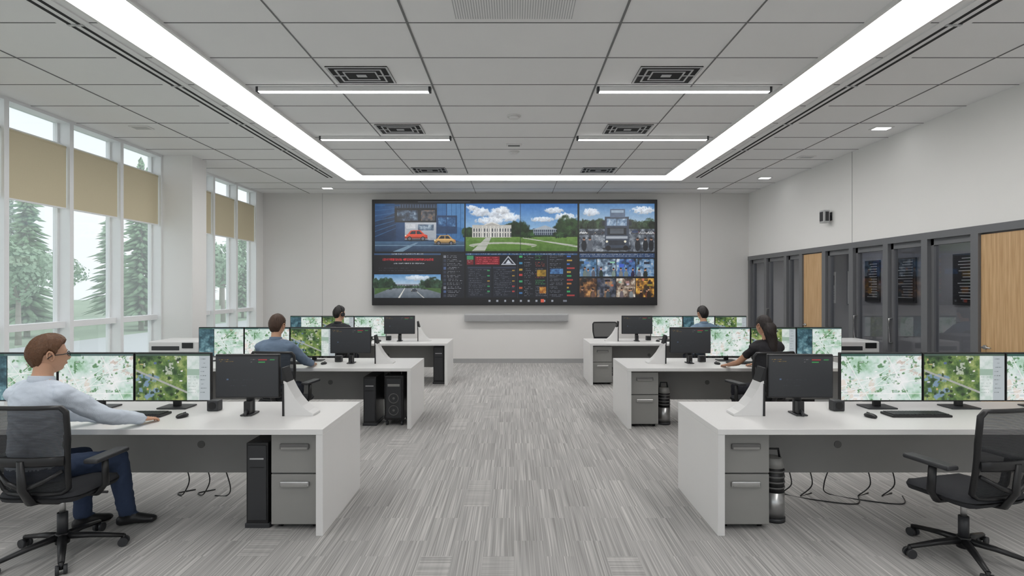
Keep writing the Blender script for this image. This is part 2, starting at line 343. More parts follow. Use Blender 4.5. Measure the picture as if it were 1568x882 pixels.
# ------------------------------------------------------------------ canvases
def bil(h,w,cs):
    g=rng.rand(int(h/cs)+3,int(w/cs)+3); yi=np.arange(h)/cs; xi=np.arange(w)/cs; y_=yi.astype(int);x_=xi.astype(int);fy=(yi-y_)[:,None];fx=(xi-x_)[None]; fy=fy*fy*(3-2*fy); fx=fx*fx*(3-2*fx)
    return g[y_][:,x_]*(1-fy)*(1-fx)+g[y_+1][:,x_]*fy*(1-fx)+g[y_][:,x_+1]*(1-fy)*fx+g[y_+1][:,x_+1]*fy*fx
def fbm(h,w,cs,oc=4):
    n=np.zeros((h,w)); a=1;t=0
    for k in range(oc):
        n+=a*bil(h,w,max(1.01,cs/2**k)); t+=a; a*=.6
    return n/t
class Cv:
    def __init__(s,w,h,c=(10,12,16)): s.w=w;s.h=h;s.a=np.ones((h,w,3))*np.array(c,float)
    def cl(s,x0,y0,x1,y1): return max(0,int(round(x0))),max(0,int(round(y0))),min(s.w,int(round(x1))),min(s.h,int(round(y1)))
    def rect(s,x0,y0,x1,y1,c):
        x0,y0,x1,y1=s.cl(x0,y0,x1,y1); s.a[y0:y1,x0:x1]=c
    def grad(s,x0,y0,x1,y1,c0,c1):
        x0,y0,x1,y1=s.cl(x0,y0,x1,y1)
        t=np.linspace(0,1,max(1,y1-y0))[:,None,None]; s.a[y0:y1,x0:x1]=np.array(c0,float)*(1-t)+np.array(c1,float)*t
    def ell(s,cx,cy,rx,ry,c,al=1):
        x0,y0,x1,y1=s.cl(cx-rx-1,cy-ry-1,cx+rx+2,cy+ry+2)
        if x1<=x0 or y1<=y0: return
        yy,xx=np.mgrid[y0:y1,x0:x1]; m=((xx-cx)/rx)**2+((yy-cy)/ry)**2<1; sub=s.a[y0:y1,x0:x1]; sub[m]=sub[m]*(1-al)+np.array(c)*al
    def blob(s,cx,cy,rx,ry,c,al=.9,shade=0):
        x0,y0,x1,y1=s.cl(cx-rx*1.5,cy-ry*1.5,cx+rx*1.5,cy+ry*1.5)
        if x1-x0<2 or y1-y0<2: return
        yy,xx=np.mgrid[y0:y1,x0:x1]; d=((xx-cx)/rx)**2+((yy-cy)/ry)**2; n=fbm(y1-y0,x1-x0,max(3,ry*.5),4); k=np.clip((1.1-d-(n-.5)*2.0)*2,0,1)[...,None]*al; sub=s.a[y0:y1,x0:x1]
        cc=np.array(c,float)*(1+((n-.5)[...,None])*shade-(yy-cy)[...,None]/ry*.15*(shade>0)); s.a[y0:y1,x0:x1]=sub*(1-k)+cc*k
    def poly(s,pts,c):
        xs_=[p[0] for p in pts]; ys_=[p[1] for p in pts]; x0,y0,x1,y1=s.cl(min(xs_)-1,min(ys_)-1,max(xs_)+2,max(ys_)+2)
        if x1<=x0 or y1<=y0: return
        y,x=np.mgrid[y0:y1,x0:x1]; m=np.zeros(x.shape,bool); n=len(pts)
        j=n-1
        for i in range(n):
            xi,yi=pts[i];xj,yj=pts[j]
            if yi!=yj:
                cnd=((yi>y)!=(yj>y))&(x<(xj-xi)*(y-yi)/(yj-yi)+xi); m^=cnd
            j=i
        s.a[y0:y1,x0:x1][m]=c
    def noise(s,x0,y0,x1,y1,cs,amp):
        x0,y0,x1,y1=s.cl(x0,y0,x1,y1)
        s.a[y0:y1,x0:x1]+=((fbm(y1-y0,x1-x0,cs*2,3)-.5)*4*amp)[...,None]
    def ramp(s,x0,y0,x1,y1,cs,stops,oc=4):
        x0,y0,x1,y1=s.cl(x0,y0,x1,y1)
        n=fbm(y1-y0,x1-x0,cs,oc); n=(n-n.min())/(n.max()-n.min()+1e-9); ps=[p for p,_ in stops]
        s.a[y0:y1,x0:x1]=np.stack([np.interp(n,ps,[c[k] for _,c in stops]) for k in range(3)],-1)
    def field(s,x0,y0,x1,y1,cs,thr,c,al=1):
        x0,y0,x1,y1=s.cl(x0,y0,x1,y1)
        n=fbm(y1-y0,x1-x0,cs,3); thr=.5+(thr-.5)*.6
        k=np.clip((n-thr)*14+.5,0,1)[...,None]*al; sub=s.a[y0:y1,x0:x1]; s.a[y0:y1,x0:x1]=sub*(1-k)+np.array(c,float)*k
    def text(s,x0,y0,x1,rows,dy,c,th=1,fill=.75,full=False):
        for r in range(rows):
            x=x0; y=int(y0+r*dy); end=x1 if full else x0+(x1-x0)*random.uniform(.5,1)
            while x<end:
                l=random.randint(1,4)
                if random.random()<fill:
                    for q in range(th): 
                        if th<3 or random.random()<.85: s.a[y+q:y+q+1,int(x):int(min(x+l,end))]=np.array(c)*random.uniform(.6,1)
                x+=l+random.randint(1,2)
def screen_mesh(name,cv):
    h,w=cv.h,cv.w; a=np.clip(cv.a/255.0,0,1); lin=np.where(a<=.04045,a/12.92,((a+.055)/1.055)**2.4)
    xs=np.linspace(-.5,.5,w); zs=np.linspace(.5,-.5,h); X,Z=np.meshgrid(xs,zs)
    co=np.stack([X.ravel(),np.zeros(w*h),Z.ravel()],1).astype(np.float32)
    idx=np.arange(w*h).reshape(h,w); q=np.stack([idx[1:,:-1].ravel(),idx[1:,1:].ravel(),idx[:-1,1:].ravel(),idx[:-1,:-1].ravel()],1).astype(np.int32)
    me=bpy.data.meshes.new(name); nf=len(q)
    me.vertices.add(w*h); me.vertices.foreach_set('co',co.ravel()); me.loops.add(nf*4); me.loops.foreach_set('vertex_index',q.ravel())
    me.polygons.add(nf); me.polygons.foreach_set('loop_start',np.arange(0,nf*4,4,dtype=np.int32)); me.update(calc_edges=True)
    at=me.color_attributes.new('Col','FLOAT_COLOR','POINT'); c4=np.concatenate([lin.reshape(-1,3),np.ones((w*h,1))],1).astype(np.float32)
    at.data.foreach_set('color',c4.ravel()); me.materials.append(M['screen']); return me
K=2.6; cv=Cv(int(434*K),int(160*K),(12,13,16))
def X(x): return (x-571)*K
def Y(y): return (y-307)*K
def R(x0,y0,x1,y1,c): cv.rect(X(x0),Y(y0),X(x1),Y(y1),c)
def trees(x0,x1,yb,h0,h1,step=3,cc=(36,58,32)):
    x=x0
    while x<x1:
        h=random.uniform(h0,h1); k=random.uniform(.7,1.45); cv.blob(X(x),Y(yb-h*.5),random.uniform(.45,.7)*h*K,h*.55*K,tuple(v*k for v in cc),.97,1.4); x+=random.uniform(.5,1.4)*step
cv.grad(X(574),Y(312),X(711),Y(386),(34,78,126),(24,48,80))
cv.poly([(X(574),Y(340)),(X(606),Y(325)),(X(606),Y(372)),(X(574),Y(376))],(22,48,80))
cv.poly([(X(668),Y(312)),(X(711),Y(312)),(X(711),Y(372)),(X(668),Y(360))],(54,104,156)); cv.poly([(X(684),Y(312)),(X(711),Y(312)),(X(711),Y(350)),(X(684),Y(344))],(74,126,178))
for k in range(7): cv.poly([(X(574),Y(314+k*8)),(X(606),Y(313+k*6)),(X(606),Y(313.7+k*6)),(X(574),Y(315+k*8))],(52,96,140))
for k in range(6): R(670+k*7,312,670.6+k*7,366,(40,82,128))
R(604,319,669,341,(18,22,28)); cv.ramp(X(608),Y(322),X(640),Y(338),14,[(0,(24,28,36)),(.5,(52,64,82)),(.8,(90,110,132)),(1,(180,196,210))]); cv.ramp(X(645),Y(322),X(666),Y(338),10,[(0,(30,30,36)),(.6,(86,90,98)),(1,(150,110,80))]); R(604,312,669,319,(44,54,70))
for x in range(608,668,4): R(x,313,x+.8,318,(84,104,134))
cv.grad(X(620),Y(341),X(668),Y(368),(184,190,198),(150,158,168)); cv.ramp(X(640),Y(344),X(664),Y(353),12,[(0,(60,76,98)),(.6,(112,132,152)),(1,(190,204,216))]); R(622,343,636,350,(206,210,216)); cv.text(X(623),Y(344.5),X(635),3,5,(90,90,100),1); R(668,330,700,358,(32,60,96)); cv.ramp(X(671),Y(333),X(697),Y(347),12,[(0,(30,60,100)),(.6,(60,104,152)),(1,(130,170,206))]); R(683,312,684,366,(30,60,100))
cv.grad(X(574),Y(370),X(711),Y(386),(66,98,128),(26,46,72)); R(574,376,711,376.5,(130,158,178)); cv.poly([(X(600),Y(386)),(X(636),Y(372)),(X(640),Y(372)),(X(616),Y(386))],(110,138,160))
def car(cx,cy,w,c):
    x,y=X(cx),Y(cy); w*=K; d=tuple(v*.6 for v in c); l_=tuple(min(255,v*1.25+10) for v in c)
    cv.ell(x,y+w*.2,w*.56,w*.05,(14,18,26),.7)
    cv.poly([(x-w*.5,y+w*.14),(x-w*.52,y-w*.0),(x-w*.38,y-w*.07),(x-w*.24,y-w*.24),(x+w*.18,y-w*.25),(x+w*.36,y-w*.07),(x+w*.5,y-w*.02),(x+w*.52,y+w*.14)],c)
    cv.poly([(x-w*.40,y-w*.05),(x+w*.40,y-w*.05),(x+w*.40,y-w*.03),(x-w*.40,y-w*.03)],l_)
    cv.poly([(x-w*.30,y-w*.07),(x-w*.20,y-w*.2),(x-w*.02,y-w*.21),(x-w*.02,y-w*.07)],(34,42,54)); cv.poly([(x+w*.02,y-w*.07),(x+w*.02,y-w*.21),(x+w*.15,y-w*.21),(x+w*.28,y-w*.07)],(34,42,54))
    cv.rect(x-w*.5,y+w*.08,x+w*.51,y+w*.14,d)
    for q in (-.3,.3): cv.ell(x+w*q,y+w*.14,w*.105,w*.105,(15,15,18)); cv.ell(x+w*q,y+w*.14,w*.06,w*.06,(120,120,128)); cv.ell(x+w*q,y+w*.14,w*.02,w*.02,(40,40,46))
    cv.rect(x-w*.5,y-w*.02,x-w*.44,y+w*.03,(250,240,200)); cv.rect(x+w*.46,y-w*.01,x+w*.51,y+w*.03,(190,30,30))
car(637,361,34,(206,70,44)); car(681,368,32,(190,152,94)); cv.noise(X(574),Y(312),X(711),Y(386),6,5)
cv.grad(X(712),Y(312),X(884),Y(352),(54,112,182),(146,184,218))
for (x,y,rx,ry) in ((735,325,16,7),(765,328,20,9),(782,333,14,7),(752,338,24,6),(848,322,14,5),(865,332,18,6),(830,336,18,4),(722,318,9,4),(770,322,10,6)):
    cv.blob(X(x),Y(y),rx*K,ry*K,(226,231,238),.92,.5)
trees(714,884,364,8,14,3); trees(784,800,362,18,26,4,(32,54,28)); trees(862,884,362,20,32,4,(36,58,30)); trees(712,724,362,12,16,3)
cv.grad(X(712),Y(363),X(884),Y(385),(104,138,66),(76,110,46)); cv.noise(X(712),Y(363),X(884),Y(385),5,7)
cv.ell(X(770),Y(376),52*K,5*K,(178,182,168)); cv.ell(X(770),Y(378),44*K,4.5*K,(94,130,56)); cv.poly([(X(744),Y(364)),(X(752),Y(364)),(X(742),Y(385)),(X(722),Y(385))],(184,186,178)); cv.poly([(X(800),Y(364)),(X(884),Y(376)),(X(884),Y(379)),(X(800),Y(365))],(186,188,180))
for k in range(6): cv.poly([(X(712),Y(366+k*3.6)),(X(884),Y(365+k*3.6)),(X(884),Y(365.5+k*3.6)),(X(712),Y(366.6+k*3.6))],(88,122,54)) if k%2 else None
R(723,346,783,364,(200,198,192)); cv.poly([(X(736),Y(346)),(X(753),Y(340)),(X(770),Y(346))],(218,216,210)); cv.poly([(X(742),Y(345)),(X(753),Y(341.5)),(X(764),Y(345))],(170,168,164)); R(723,344.5,783,346.5,(186,184,178))
for x in range(725,783,4): R(x,350,x+1.8,355,(70,76,84)); R(x,357,x+1.8,363,(84,88,92))
for x in (738,744,750,756,762,768): R(x,346.5,x+1.2,364,(232,230,224))
R(723,348,783,348.7,(150,150,146)); R(816,350,852,361,(52,66,84)); cv.poly([(X(814),Y(352)),(X(834),Y(345)),(X(854),Y(352))],(166,176,186))
for x in range(817,852,3): R(x,352,x+.8,360,(160,170,180))
R(816,355.5,852,356.2,(160,170,180)); trees(800,816,364,6,9,2.5); trees(852,866,364,6,9,2.5)
cv.grad(X(887),Y(312),X(1002),Y(345),(80,130,184),(176,198,216)); cv.blob(X(905),Y(325),14*K,6*K,(226,231,238),.9,.5); cv.blob(X(985),Y(322),18*K,6*K,(226,231,238),.9,.5)
trees(888,1002,352,8,17,3,(42,56,40))
cv.ramp(X(887),Y(351),X(1002),Y(386),14,[(0,(26,30,38)),(.4,(70,78,90)),(.7,(122,130,140)),(1,(196,202,208))])
for cx in (893,905,917,972,984,996): car(cx,356+random.uniform(-1,1),12,random.choice([(170,174,180),(60,66,76),(120,40,40),(200,204,208),(50,70,110)]))
for cx in (894,903,976,988,997): cv.ell(X(cx),Y(376),4*K,9*K,random.choice([(24,28,36),(50,58,74),(90,96,106)])); cv.ell(X(cx),Y(366),2*K,2.4*K,(176,136,116)); cv.ell(X(cx),Y(365),2*K,1.6*K,(40,30,26))
cv.ell(X(944),Y(381),22*K,3*K,(18,20,26),.8); R(926,332,963,380,(54,64,80)); R(929,335,960,346,(120,146,174)); cv.ramp(X(929),Y(335),X(960),Y(346),10,[(0,(60,84,112)),(.6,(130,156,184)),(1,(214,224,232))]); R(930,349,959,360,(18,24,32)); R(928,362,961,366,(164,172,182)); R(932,368,957,376,(32,38,50)); cv.ell(X(931),Y(380),4*K,4*K,(14,14,18)); cv.ell(X(958),Y(380),4*K,4*K,(14,14,18)); R(934,320,957,333,(88,104,128)); R(936,322,955,326,(150,170,190)); R(944,335,945,346,(40,50,60)); R(922,338,926,346,(30,36,46)); R(963,338,967,346,(30,36,46))
for z in (351,353,355,357): R(934,z,955,z+.8,(120,130,142))
for x in (929,957): cv.ell(X(x),Y(370),1.8*K,1.8*K,(236,232,210))
cv.noise(X(712),Y(312),X(1002),Y(386),5,5)
R(573,388,675,420,(18,17,24)); R(573,388,675,391,(52,80,116)); cv.text(X(600),Y(388.8),X(650),1,9,(210,220,230),4,.9,True)
cv.text(X(586),Y(396.6),X(664),1,9,(245,52,66),9,.98,True); cv.text(X(603),Y(403.5),X(650),1,9,(216,220,230),4,.95,True); cv.text(X(580),Y(411),X(668),2,10,(84,84,98),2)
cv.grad(X(573),Y(421),X(675),Y(438),(92,142,190),(186,204,218)); cv.blob(X(640),Y(426),20*K,4*K,(226,232,238),.8,.4)
cv.grad(X(573),Y(441),X(675),Y(457),(130,138,146),(86,96,106)); R(600,436,650,441.5,(140,142,150))
for x in range(602,650,4): R(x,437,x+2,440,(80,90,104))
trees(574,602,443,8,17,3,(40,60,44)); trees(648,675,443,8,17,3,(40,60,44)); trees(600,650,442,3,5,2,(50,72,54))
cv.poly([(X(573),Y(442)),(X(600),Y(441)),(X(573),Y(452))],(70,98,56)); cv.poly([(X(675),Y(442)),(X(645),Y(441)),(X(675),Y(450))],(70,98,56)); cv.poly([(X(619),Y(442)),(X(620),Y(442)),(X(612),Y(457)),(X(609),Y(457))],(216,216,210)); cv.poly([(X(632),Y(442)),(X(632.6),Y(442)),(X(650),Y(457)),(X(648),Y(457))],(200,200,196)); car(634,445,9,(60,66,76)); cv.noise(X(573),Y(421),X(675),Y(457),5,6)
R(677,389,711,457,(24,26,34)); 
for k in range(11): R(679,391.5+k*6,683,395.5+k*6,random.choice([(70,90,130),(120,124,134),(50,56,72)])); cv.text(X(685),Y(392+k*6),X(709),2,6,(176,180,190),2)
R(713,388,884,457,(18,21,29)); R(713,388,884,391,(48,84,128)); cv.text(X(716),Y(389),X(880),1,4,(190,206,224),3,.6,True); R(715,392,725,406,(110,28,38)); R(715,392,725,398,(64,138,94)); cv.text(X(716),Y(400),X(724),2,6,(230,180,180),2)
R(727,393,765,406,(120,20,34)); cv.text(X(730),Y(394.5),X(763),4,7.5,(236,100,112),4,.9,True); cv.poly([(X(767),Y(406)),(X(778),Y(392)),(X(790),Y(406))],(176,180,190)); cv.poly([(X(770),Y(404.5)),(X(778),Y(394.5)),(X(787),Y(404.5))],(34,38,50)); cv.poly([(X(774),Y(404)),(X(778),Y(398)),(X(783),Y(404))],(200,206,216))
for a0,a1 in ((716,752),(755,790)):
    R(a0,409,a1,456,(27,31,41)); R(a0,409,a1,411.5,(48,54,72)); cv.text(X(a0+2),Y(413.5),X(a1-2),15,7.2,(118,122,136),2,.7)
    for k in range(5): R(a1-6,414+k*8,a1-2,416+k*8,random.choice([(60,140,90),(160,60,60),(150,120,50)]))
for y_,c in ((392,(60,160,100)),(402,(60,130,170)),(412,(170,140,60)),(420,(180,60,60)),(430,(60,150,100)),(440,(170,80,50)),(448,(60,110,160))):
    R(795,y_,800,y_+3,c); cv.text(X(803),Y(y_),X(818),3,7,(150,154,168),2); cv.text(X(820),Y(y_),X(837),3,7,random.choice([(90,180,110),(200,170,70),(150,154,168),(200,90,70)]),2)
R(838,389,838.6,457,(60,66,82)); R(792,389,792.6,457,(60,66,82))
for i,y_ in enumerate(range(392,456,6)):
    cv.text(X(842),Y(y_),X(864),2,6,(140,144,158),2); R(868,y_,868+random.randint(3,12),y_+2.4,random.choice([(50,100,180),(170,140,60),(50,150,90),(160,56,56),(180,104,48)]))
cv.ramp(X(822),Y(414),X(836),Y(424),8,[(0,(90,70,20)),(1,(200,160,60))]); cv.ramp(X(826),Y(440),X(836),Y(450),6,[(0,(120,60,20)),(1,(220,170,80))]); cv.ramp(X(842),Y(412),X(862),Y(420),8,[(0,(20,40,80)),(1,(90,140,190))])
R(887,388,1002,457,(14,17,24)); R(887,388,1002,395,(32,62,102)); cv.text(X(889),Y(389.5),X(1000),2,7,(190,200,215),3,.85,True)
def thumb(x0,y0,x1,y1,pal):
    n=len(pal); cv.ramp(X(x0),Y(y0),X(x1),Y(y1),18,[(.1+.8*i/(n-1),c) for i,c in enumerate(pal)]) 
    for k in range(4):
        a=random.uniform(x0,x1-6); bb=random.uniform(y0,y0+14); R(a,bb,min(x1,a+random.uniform(2,8)),bb+random.uniform(1,5),tuple(v*random.uniform(.6,1.1) for v in random.choice(pal)))
    for k in range(3):
        fx=random.uniform(x0+3,x1-3); hy=random.uniform(9,13); cv.ell(X(fx),Y(y1-3),3*K,(hy-4)*K*.8,tuple(v*.5+random.randint(0,30) for v in random.choice(pal))); cv.ell(X(fx),Y(y1-hy),1.6*K,2.1*K,(190,146,120)); cv.ell(X(fx),Y(y1-hy-1),1.6*K,1.4*K,(40,30,26))
    R(x0,y1,x1,y1+.8,(10,12,16))
P1=[[(34,50,66),(66,110,150),(120,150,180),(200,212,222)],[(40,60,84),(90,110,130),(150,176,200),(206,214,222)],[(24,34,54),(54,92,150),(90,130,180),(206,214,222)],[(40,50,60),(100,140,180),(200,200,200)]]
P2=[[(26,24,26),(70,46,30),(130,90,56),(200,150,90)],[(20,20,28),(36,40,54),(90,96,110),(170,130,90)],[(60,50,50),(120,100,86),(190,176,158),(230,224,214)],[(30,28,30),(80,56,30),(180,126,50),(236,196,96)]]
xs=[887,914,943,973,1002]
for i in range(4):
    thumb(xs[i]+.6,397,xs[i+1]-.6,424,P1[i]); thumb(xs[i]+.6,427,xs[i+1]-.6,456,P2[i])
cv.noise(X(887),Y(397),X(1002),Y(456),4,6); R(887,424.4,1002,426.6,(12,14,20))
for x in (711.5,884.5): R(x,308,x+1.6,467,(8,8,10))
R(796.2,312,797.0,386,(20,26,36)); R(571,386,1005,388.4,(8,8,10)); R(571,457,1005,467,(14,14,17)); R(571,307,1005,312,(16,17,20)); R(1002,307,1005,467,(10,10,12))
R(590,313,612,316,(30,70,110)); R(640,308,720,310,(60,64,70))
for i,x in enumerate(range(748,845,12)): R(x,460,x+3,463,(150,155,165))
R(828,459,833,464,(210,90,70)); R(862,460,868,463,(110,115,125))
vw=empty('video_wall',(0.015,12.79,2.557))
b=MB('housing'); b.box((-3.28,-.04,-1.215),(3.28,.108,1.215),'black',.01); b.finish(parent=vw)
inst('screen',screen_mesh('video_wall_screen',cv),(0,-.043,0),0,(6.50,1,2.38),vw)
b=MB('sound_bar'); b.box((-1.2,-.12,-.09),(1.2,-.001,.09),'lightgrey',.015); b.box((-1.18,-.125,-.07),(1.18,-.118,.06),pm('speaker_cloth',rgb(160,160,161),.9)); b.finish((.055,YB,1.055))
def c_map():
    c=Cv(220,134); c.ramp(0,0,220,134,40,[(0,(120,166,124)),(.2,(168,204,178)),(.4,(204,226,216)),(.6,(226,237,233)),(.8,(239,243,242)),(1,(250,250,250))],5)
    c.field(0,0,220,134,12,.80,(88,134,88),.85); c.field(130,0,220,64,12,.70,(206,184,172),.7); c.field(0,74,100,134,14,.7,(228,210,196),.6)
    for k in range(34):
        x=random.randint(0,206);y=random.randint(10,124); c.rect(x,y,x+random.randint(3,14),y+random.randint(2,6),random.choice([(248,249,249),(214,222,224),(200,206,206),(180,200,190)]))
    for k in range(7):
        x0,y0,x1,y1=random.randint(0,220),0,random.randint(0,220),134
        if k%2: x0,y0,x1,y1=0,random.randint(8,134),220,random.randint(8,134); c.poly([(x0,y0),(x1,y1),(x1,y1+1.8),(x0,y0+1.8)],(250,250,250))
        else: c.poly([(x0,y0),(x0+2,y0),(x1+2,y1),(x1,y1)],(248,248,248))
    c.rect(0,0,220,6,(86,110,110)); c.rect(0,0,66,7,(54,92,84)); return c
def c_aer():
    c=Cv(220,134); c.ramp(0,0,152,134,26,[(0,(24,38,26)),(.25,(52,78,46)),(.45,(88,118,62)),(.62,(128,150,84)),(.8,(174,182,120)),(1,(216,220,190))],5)
    c.field(0,58,88,134,16,.66,(126,152,184),.9); c.field(88,0,152,60,14,.7,(206,210,200),.8)
    for k in range(26):
        x=random.randint(0,142);y=random.randint(8,124); c.rect(x,y,x+random.randint(3,9),y+random.randint(2,6),random.choice([(210,212,206),(90,110,150),(190,170,120),(60,64,60),(230,230,226)]))
    for k in range(24): c.blob(random.uniform(0,150),random.uniform(8,130),random.uniform(3,7),random.uniform(3,6),(40,62,36),.9,1.2)
    c.poly([(0,44),(152,108),(152,114),(0,50)],(170,172,166)); c.noise(0,6,152,134,2,6)
    c.rect(0,0,220,6,(70,90,80)); c.ramp(152,6,188,134,20,[(0,(176,200,186)),(.5,(214,224,220)),(1,(236,240,238))]); c.rect(188,6,220,134,(182,190,194)); c.text(192,14,216,9,12,(130,140,144),2); c.rect(152,44,188,62,(160,184,168)); c.text(155,66,186,6,9,(150,170,160),1); return c
def c_mix():
    c=c_map(); c.ramp(0,6,73,134,20,[(0,(26,52,62)),(.4,(58,92,104)),(.7,(100,140,150)),(1,(180,206,206))]); c.rect(73,6,76,134,(30,40,44)); return c
def c_dark():
    c=Cv(130,86,(48,50,53)); c.grad(0,0,130,86,(50,52,55),(38,40,43)); c.rect(0,0,130,3,(34,35,38)); c.text(6,8,40,2,4,(170,140,70),1); c.rect(88,8,106,10,(170,60,60)); c.rect(88,13,102,15,(60,150,80)); c.rect(112,8,122,10,(60,140,80)); c.text(72,8,84,2,5,(150,150,150),1); c.text(30,50,90,3,6,(66,72,78),1); c.rect(22,48,26,51,(80,100,126)); return c
SM={'map':screen_mesh('map_screen',c_map()),'aer':screen_mesh('aerial_screen',c_aer()),'mix':screen_mesh('mix_screen',c_mix()),'dark':screen_mesh('dark_screen',c_dark())}
cache={}
def monitor(x,y,w,kind,h=.41,rz=0,name='computer_monitor',zc=1.01):
    e=empty(name,(x,y,.7505),rz)
    key=(round(w,3),h)
    if key not in cache:
        b=MB('bezel_and_stand'); z=zc-.75
        b.box((-w/2,0,z-h/2),(w/2,.035,z+h/2),'black',.006); b.box((-w*.3,.03,z-h*.3),(w*.3,.06,z+h*.3),'black2',.015)
        b.box((-.03,.045,.01),(.03,.075,z),'black',.005)
        if h<.38: b.box((-.045,-.03,0),(.045,.12,.012),'black2',.005); b.box((-.025,-.012,.01),(.025,.05,.11),'black',.005); b.cyl((-.0,-.05,.012),(0,.0,.045),.012,'black2',10)
        else: b.box((-.12,-.03,0),(.12,.14,.012),'black2',.005)
        cache[key]=b.mesh()
    inst('bezel_and_stand',cache[key],(0,0,0),0,(1,1,1),e)
    inst('screen',SM[kind],(0,-.002,zc-.75),0,(w-.016,1,h-.022),e)
    return e
def keyboard_mesh():
    b=MB('keyboard'); b.box((-.23,-.075,0),(.23,.075,.018),'black',.006)
    for r in range(5):
        for k in range(15): b.box((-.215+k*.0288,-.062+r*.025,.016),(-.215+k*.0288+.024,-.062+r*.025+.020,.024),'black2')
    return b.mesh()
KB=keyboard_mesh()
def mouse_mesh():
    b=MB('computer_mouse'); b.ell((0,0,.012),(.032,.055,.02),'black',3); b.box((-.003,.01,.028),(.003,.035,.034),'black2')
    bmesh.ops.bisect_plane(b.bm,geom=list(b.bm.verts)+list(b.bm.edges)+list(b.bm.faces),plane_co=(0,0,0),plane_no=(0,0,-1),clear_outer=True); return b.mesh()
MS=mouse_mesh()
def ped_mesh():
    b=MB('drawer_pedestal'); w,d,h=.35,.48,.66
    b.box((0,0.012,.03),(w,d,.69),'ped2',.004)
    b.box((.004,-.008,.41),(w-.004,.014,.685),'ped',.004); b.box((.004,-.008,.04),(w-.004,.014,.40),'ped',.004)
    for z,mm in ((.605,'ped2'),(.335,'chrome')):
        b.box((.07,-.028,z-.022),(w-.07,-.006,z+.018),mm,.008); b.box((.08,-.03,z-.022),(w-.08,-.02,z-.005),'ped',.003)
    for x in (.05,w-.05):
        for y in (.06,d-.06): b.cyl((x-.012,y,.022),(x+.012,y,.022),.022,'black',14)
    return b.mesh()
PD=ped_mesh()
def tower_mesh():
    b=MB('computer_tower'); b.box((0,0,.03),(.16,.44,.62),'black',.008); b.box((.012,-.006,.06),(.148,.004,.60),'black2',.004); b.box((.03,-.01,.5),(.13,-.004,.51),'lightgrey'); b.box((.03,-.01,.44),(.13,-.004,.445),'black')
    b.box((-.01,.0,0),(.17,.44,.035),'black2',.005); return b.mesh()
TW=tower_mesh()
def pc2_mesh():
    b=MB('workstation_computer'); b.box((0,0,.07),(.25,.43,.64),'black',.02,3); b.box((.03,-.01,.10),(.22,.005,.60),'black2',.01)
    for z in (.2,.35): 
        b.sweep([(.125+.06*math.cos(t*math.pi/8),-.014,z+.06*math.sin(t*math.pi/8)) for t in range(16)],.005,'ped2',6,hint=V((0,1,0)),closed=True); b.cyl((.125,-.016,z),(.125,-.008,z),.015,'ped2')
    b.box((.05,-.014,.5),(.2,-.006,.53),'ped'); b.sweep([(.05,.1,.63),(.05,.12,.675),(.2,.12,.675),(.2,.1,.63)],.009,'ped2')
    for x in (.03,.22):
        for y in (.05,.38): b.cyl((x-.012,y,.028),(x+.012,y,.028),.028,'black2',14); b.cyl((x,y,.03),(x,y,.08),.01,'black2')
    return b.mesh()
PC2=pc2_mesh()
def can_mesh():
    b=MB('air_purifier'); b.cyl((0,0,0),(0,0,.03),.085,'black2',24); b.cyl((0,0,.03),(0,0,.22),.08,'chrome',24); b.cyl((0,0,.22),(0,0,.40),.078,'black',24); b.cyl((0,0,.40),(0,0,.47),.078,'ped',24,r1=.06); b.sweep([(-.05,0,.46),(-.04,0,.53),(.04,0,.53),(.05,0,.46)],.009,'black'); 
    for z in (.25,.29,.33,.37): b.cyl((0,0,z),(0,0,z+.012),.083,'ped2',24)
    return b.mesh()
CN=can_mesh()
def wedge_mesh(sx):
    b=MB('monitor_stand'); s=sx
    white=[(s*.012,0),(s*.24,0),(s*.24,.016),(s*.20,.035),(s*.15,.075),(s*.10,.135),(s*.06,.20),(s*.03,.26),(s*.008,.27)]
    b.prism(white,.0,.15,'white')
    b.prism([(s*.0,0),(s*.016,0),(s*.012,.25),(s*-.0,.25)],-.006,.156,'black')
    b.prism([(s*-.004,.20),(s*.02,.20),(s*.032,.262),(s*.0,.37),(s*-.012,.37)],.01,.14,'black')
    return b.mesh()
WG={-1:wedge_mesh(-1),1:wedge_mesh(1)}
def spk_mesh():
    b=MB('desk_speaker'); b.box((-.045,-.04,0),(.045,.04,.085),'black2',.008); b.cyl((0,-.043,.045),(0,-.038,.045),.03,'black',18); return b.mesh()
SP=spk_mesh()
def desk(side,edge,Yf,dep,end):
    b=MB('office_desk'); s=side
    def bx(x0,x1,y0,y1,z0,z1,m,bev=.003):
        a,c=sorted((s*x0,s*x1)); b.box((a,y0,z0),(c,y1,z1),m,bev)
    L_=end-edge
    bx(0,L_,0,dep,.71,.75,'white'); bx(0,.05,0.002,dep-.002,0,.71,'white'); bx(L_-.05,L_,.002,dep-.002,0,.71,'white')
    bx(.05,L_-.05,.62,.65,.24,.71,'modesty')
    b.cyl((s*1.2,.615,.47),(s*1.2,.62,.47),.03,'ped2',16)
    return b.finish((s*edge,Yf,0))
rows={('L',1):(-1,1.34,3.89,.95,4.3,(.23,.47,.50,1.14,.63)),('R',1):(1,1.43,3.89,.95,4.5,(.29,.53,.51,1.24,.68)),
      ('L',2):(-1,1.27,6.85,1.0,4.3,(.33,.59,.54,1.14,.62)),('R',2):(1,1.40,6.85,1.0,4.3,(.37,.63,.54,1.18,.62)),
      ('L',3):(-1,1.19,9.90,.98,4.3,(.38,.64,.58,1.24,.61)),('R',3):(1,1.36,9.90,.98,4.3,(.36,.63,.58,1.24,.61))}
kinds={('L',1):['aer','map','mix'],('R',1):['map','aer','map'],('L',2):['aer','map','mix'],('R',2):['map','aer','mix'],('L',3):['map','aer','mix'],('R',3):['map','mix','aer']}
Z0=.7505
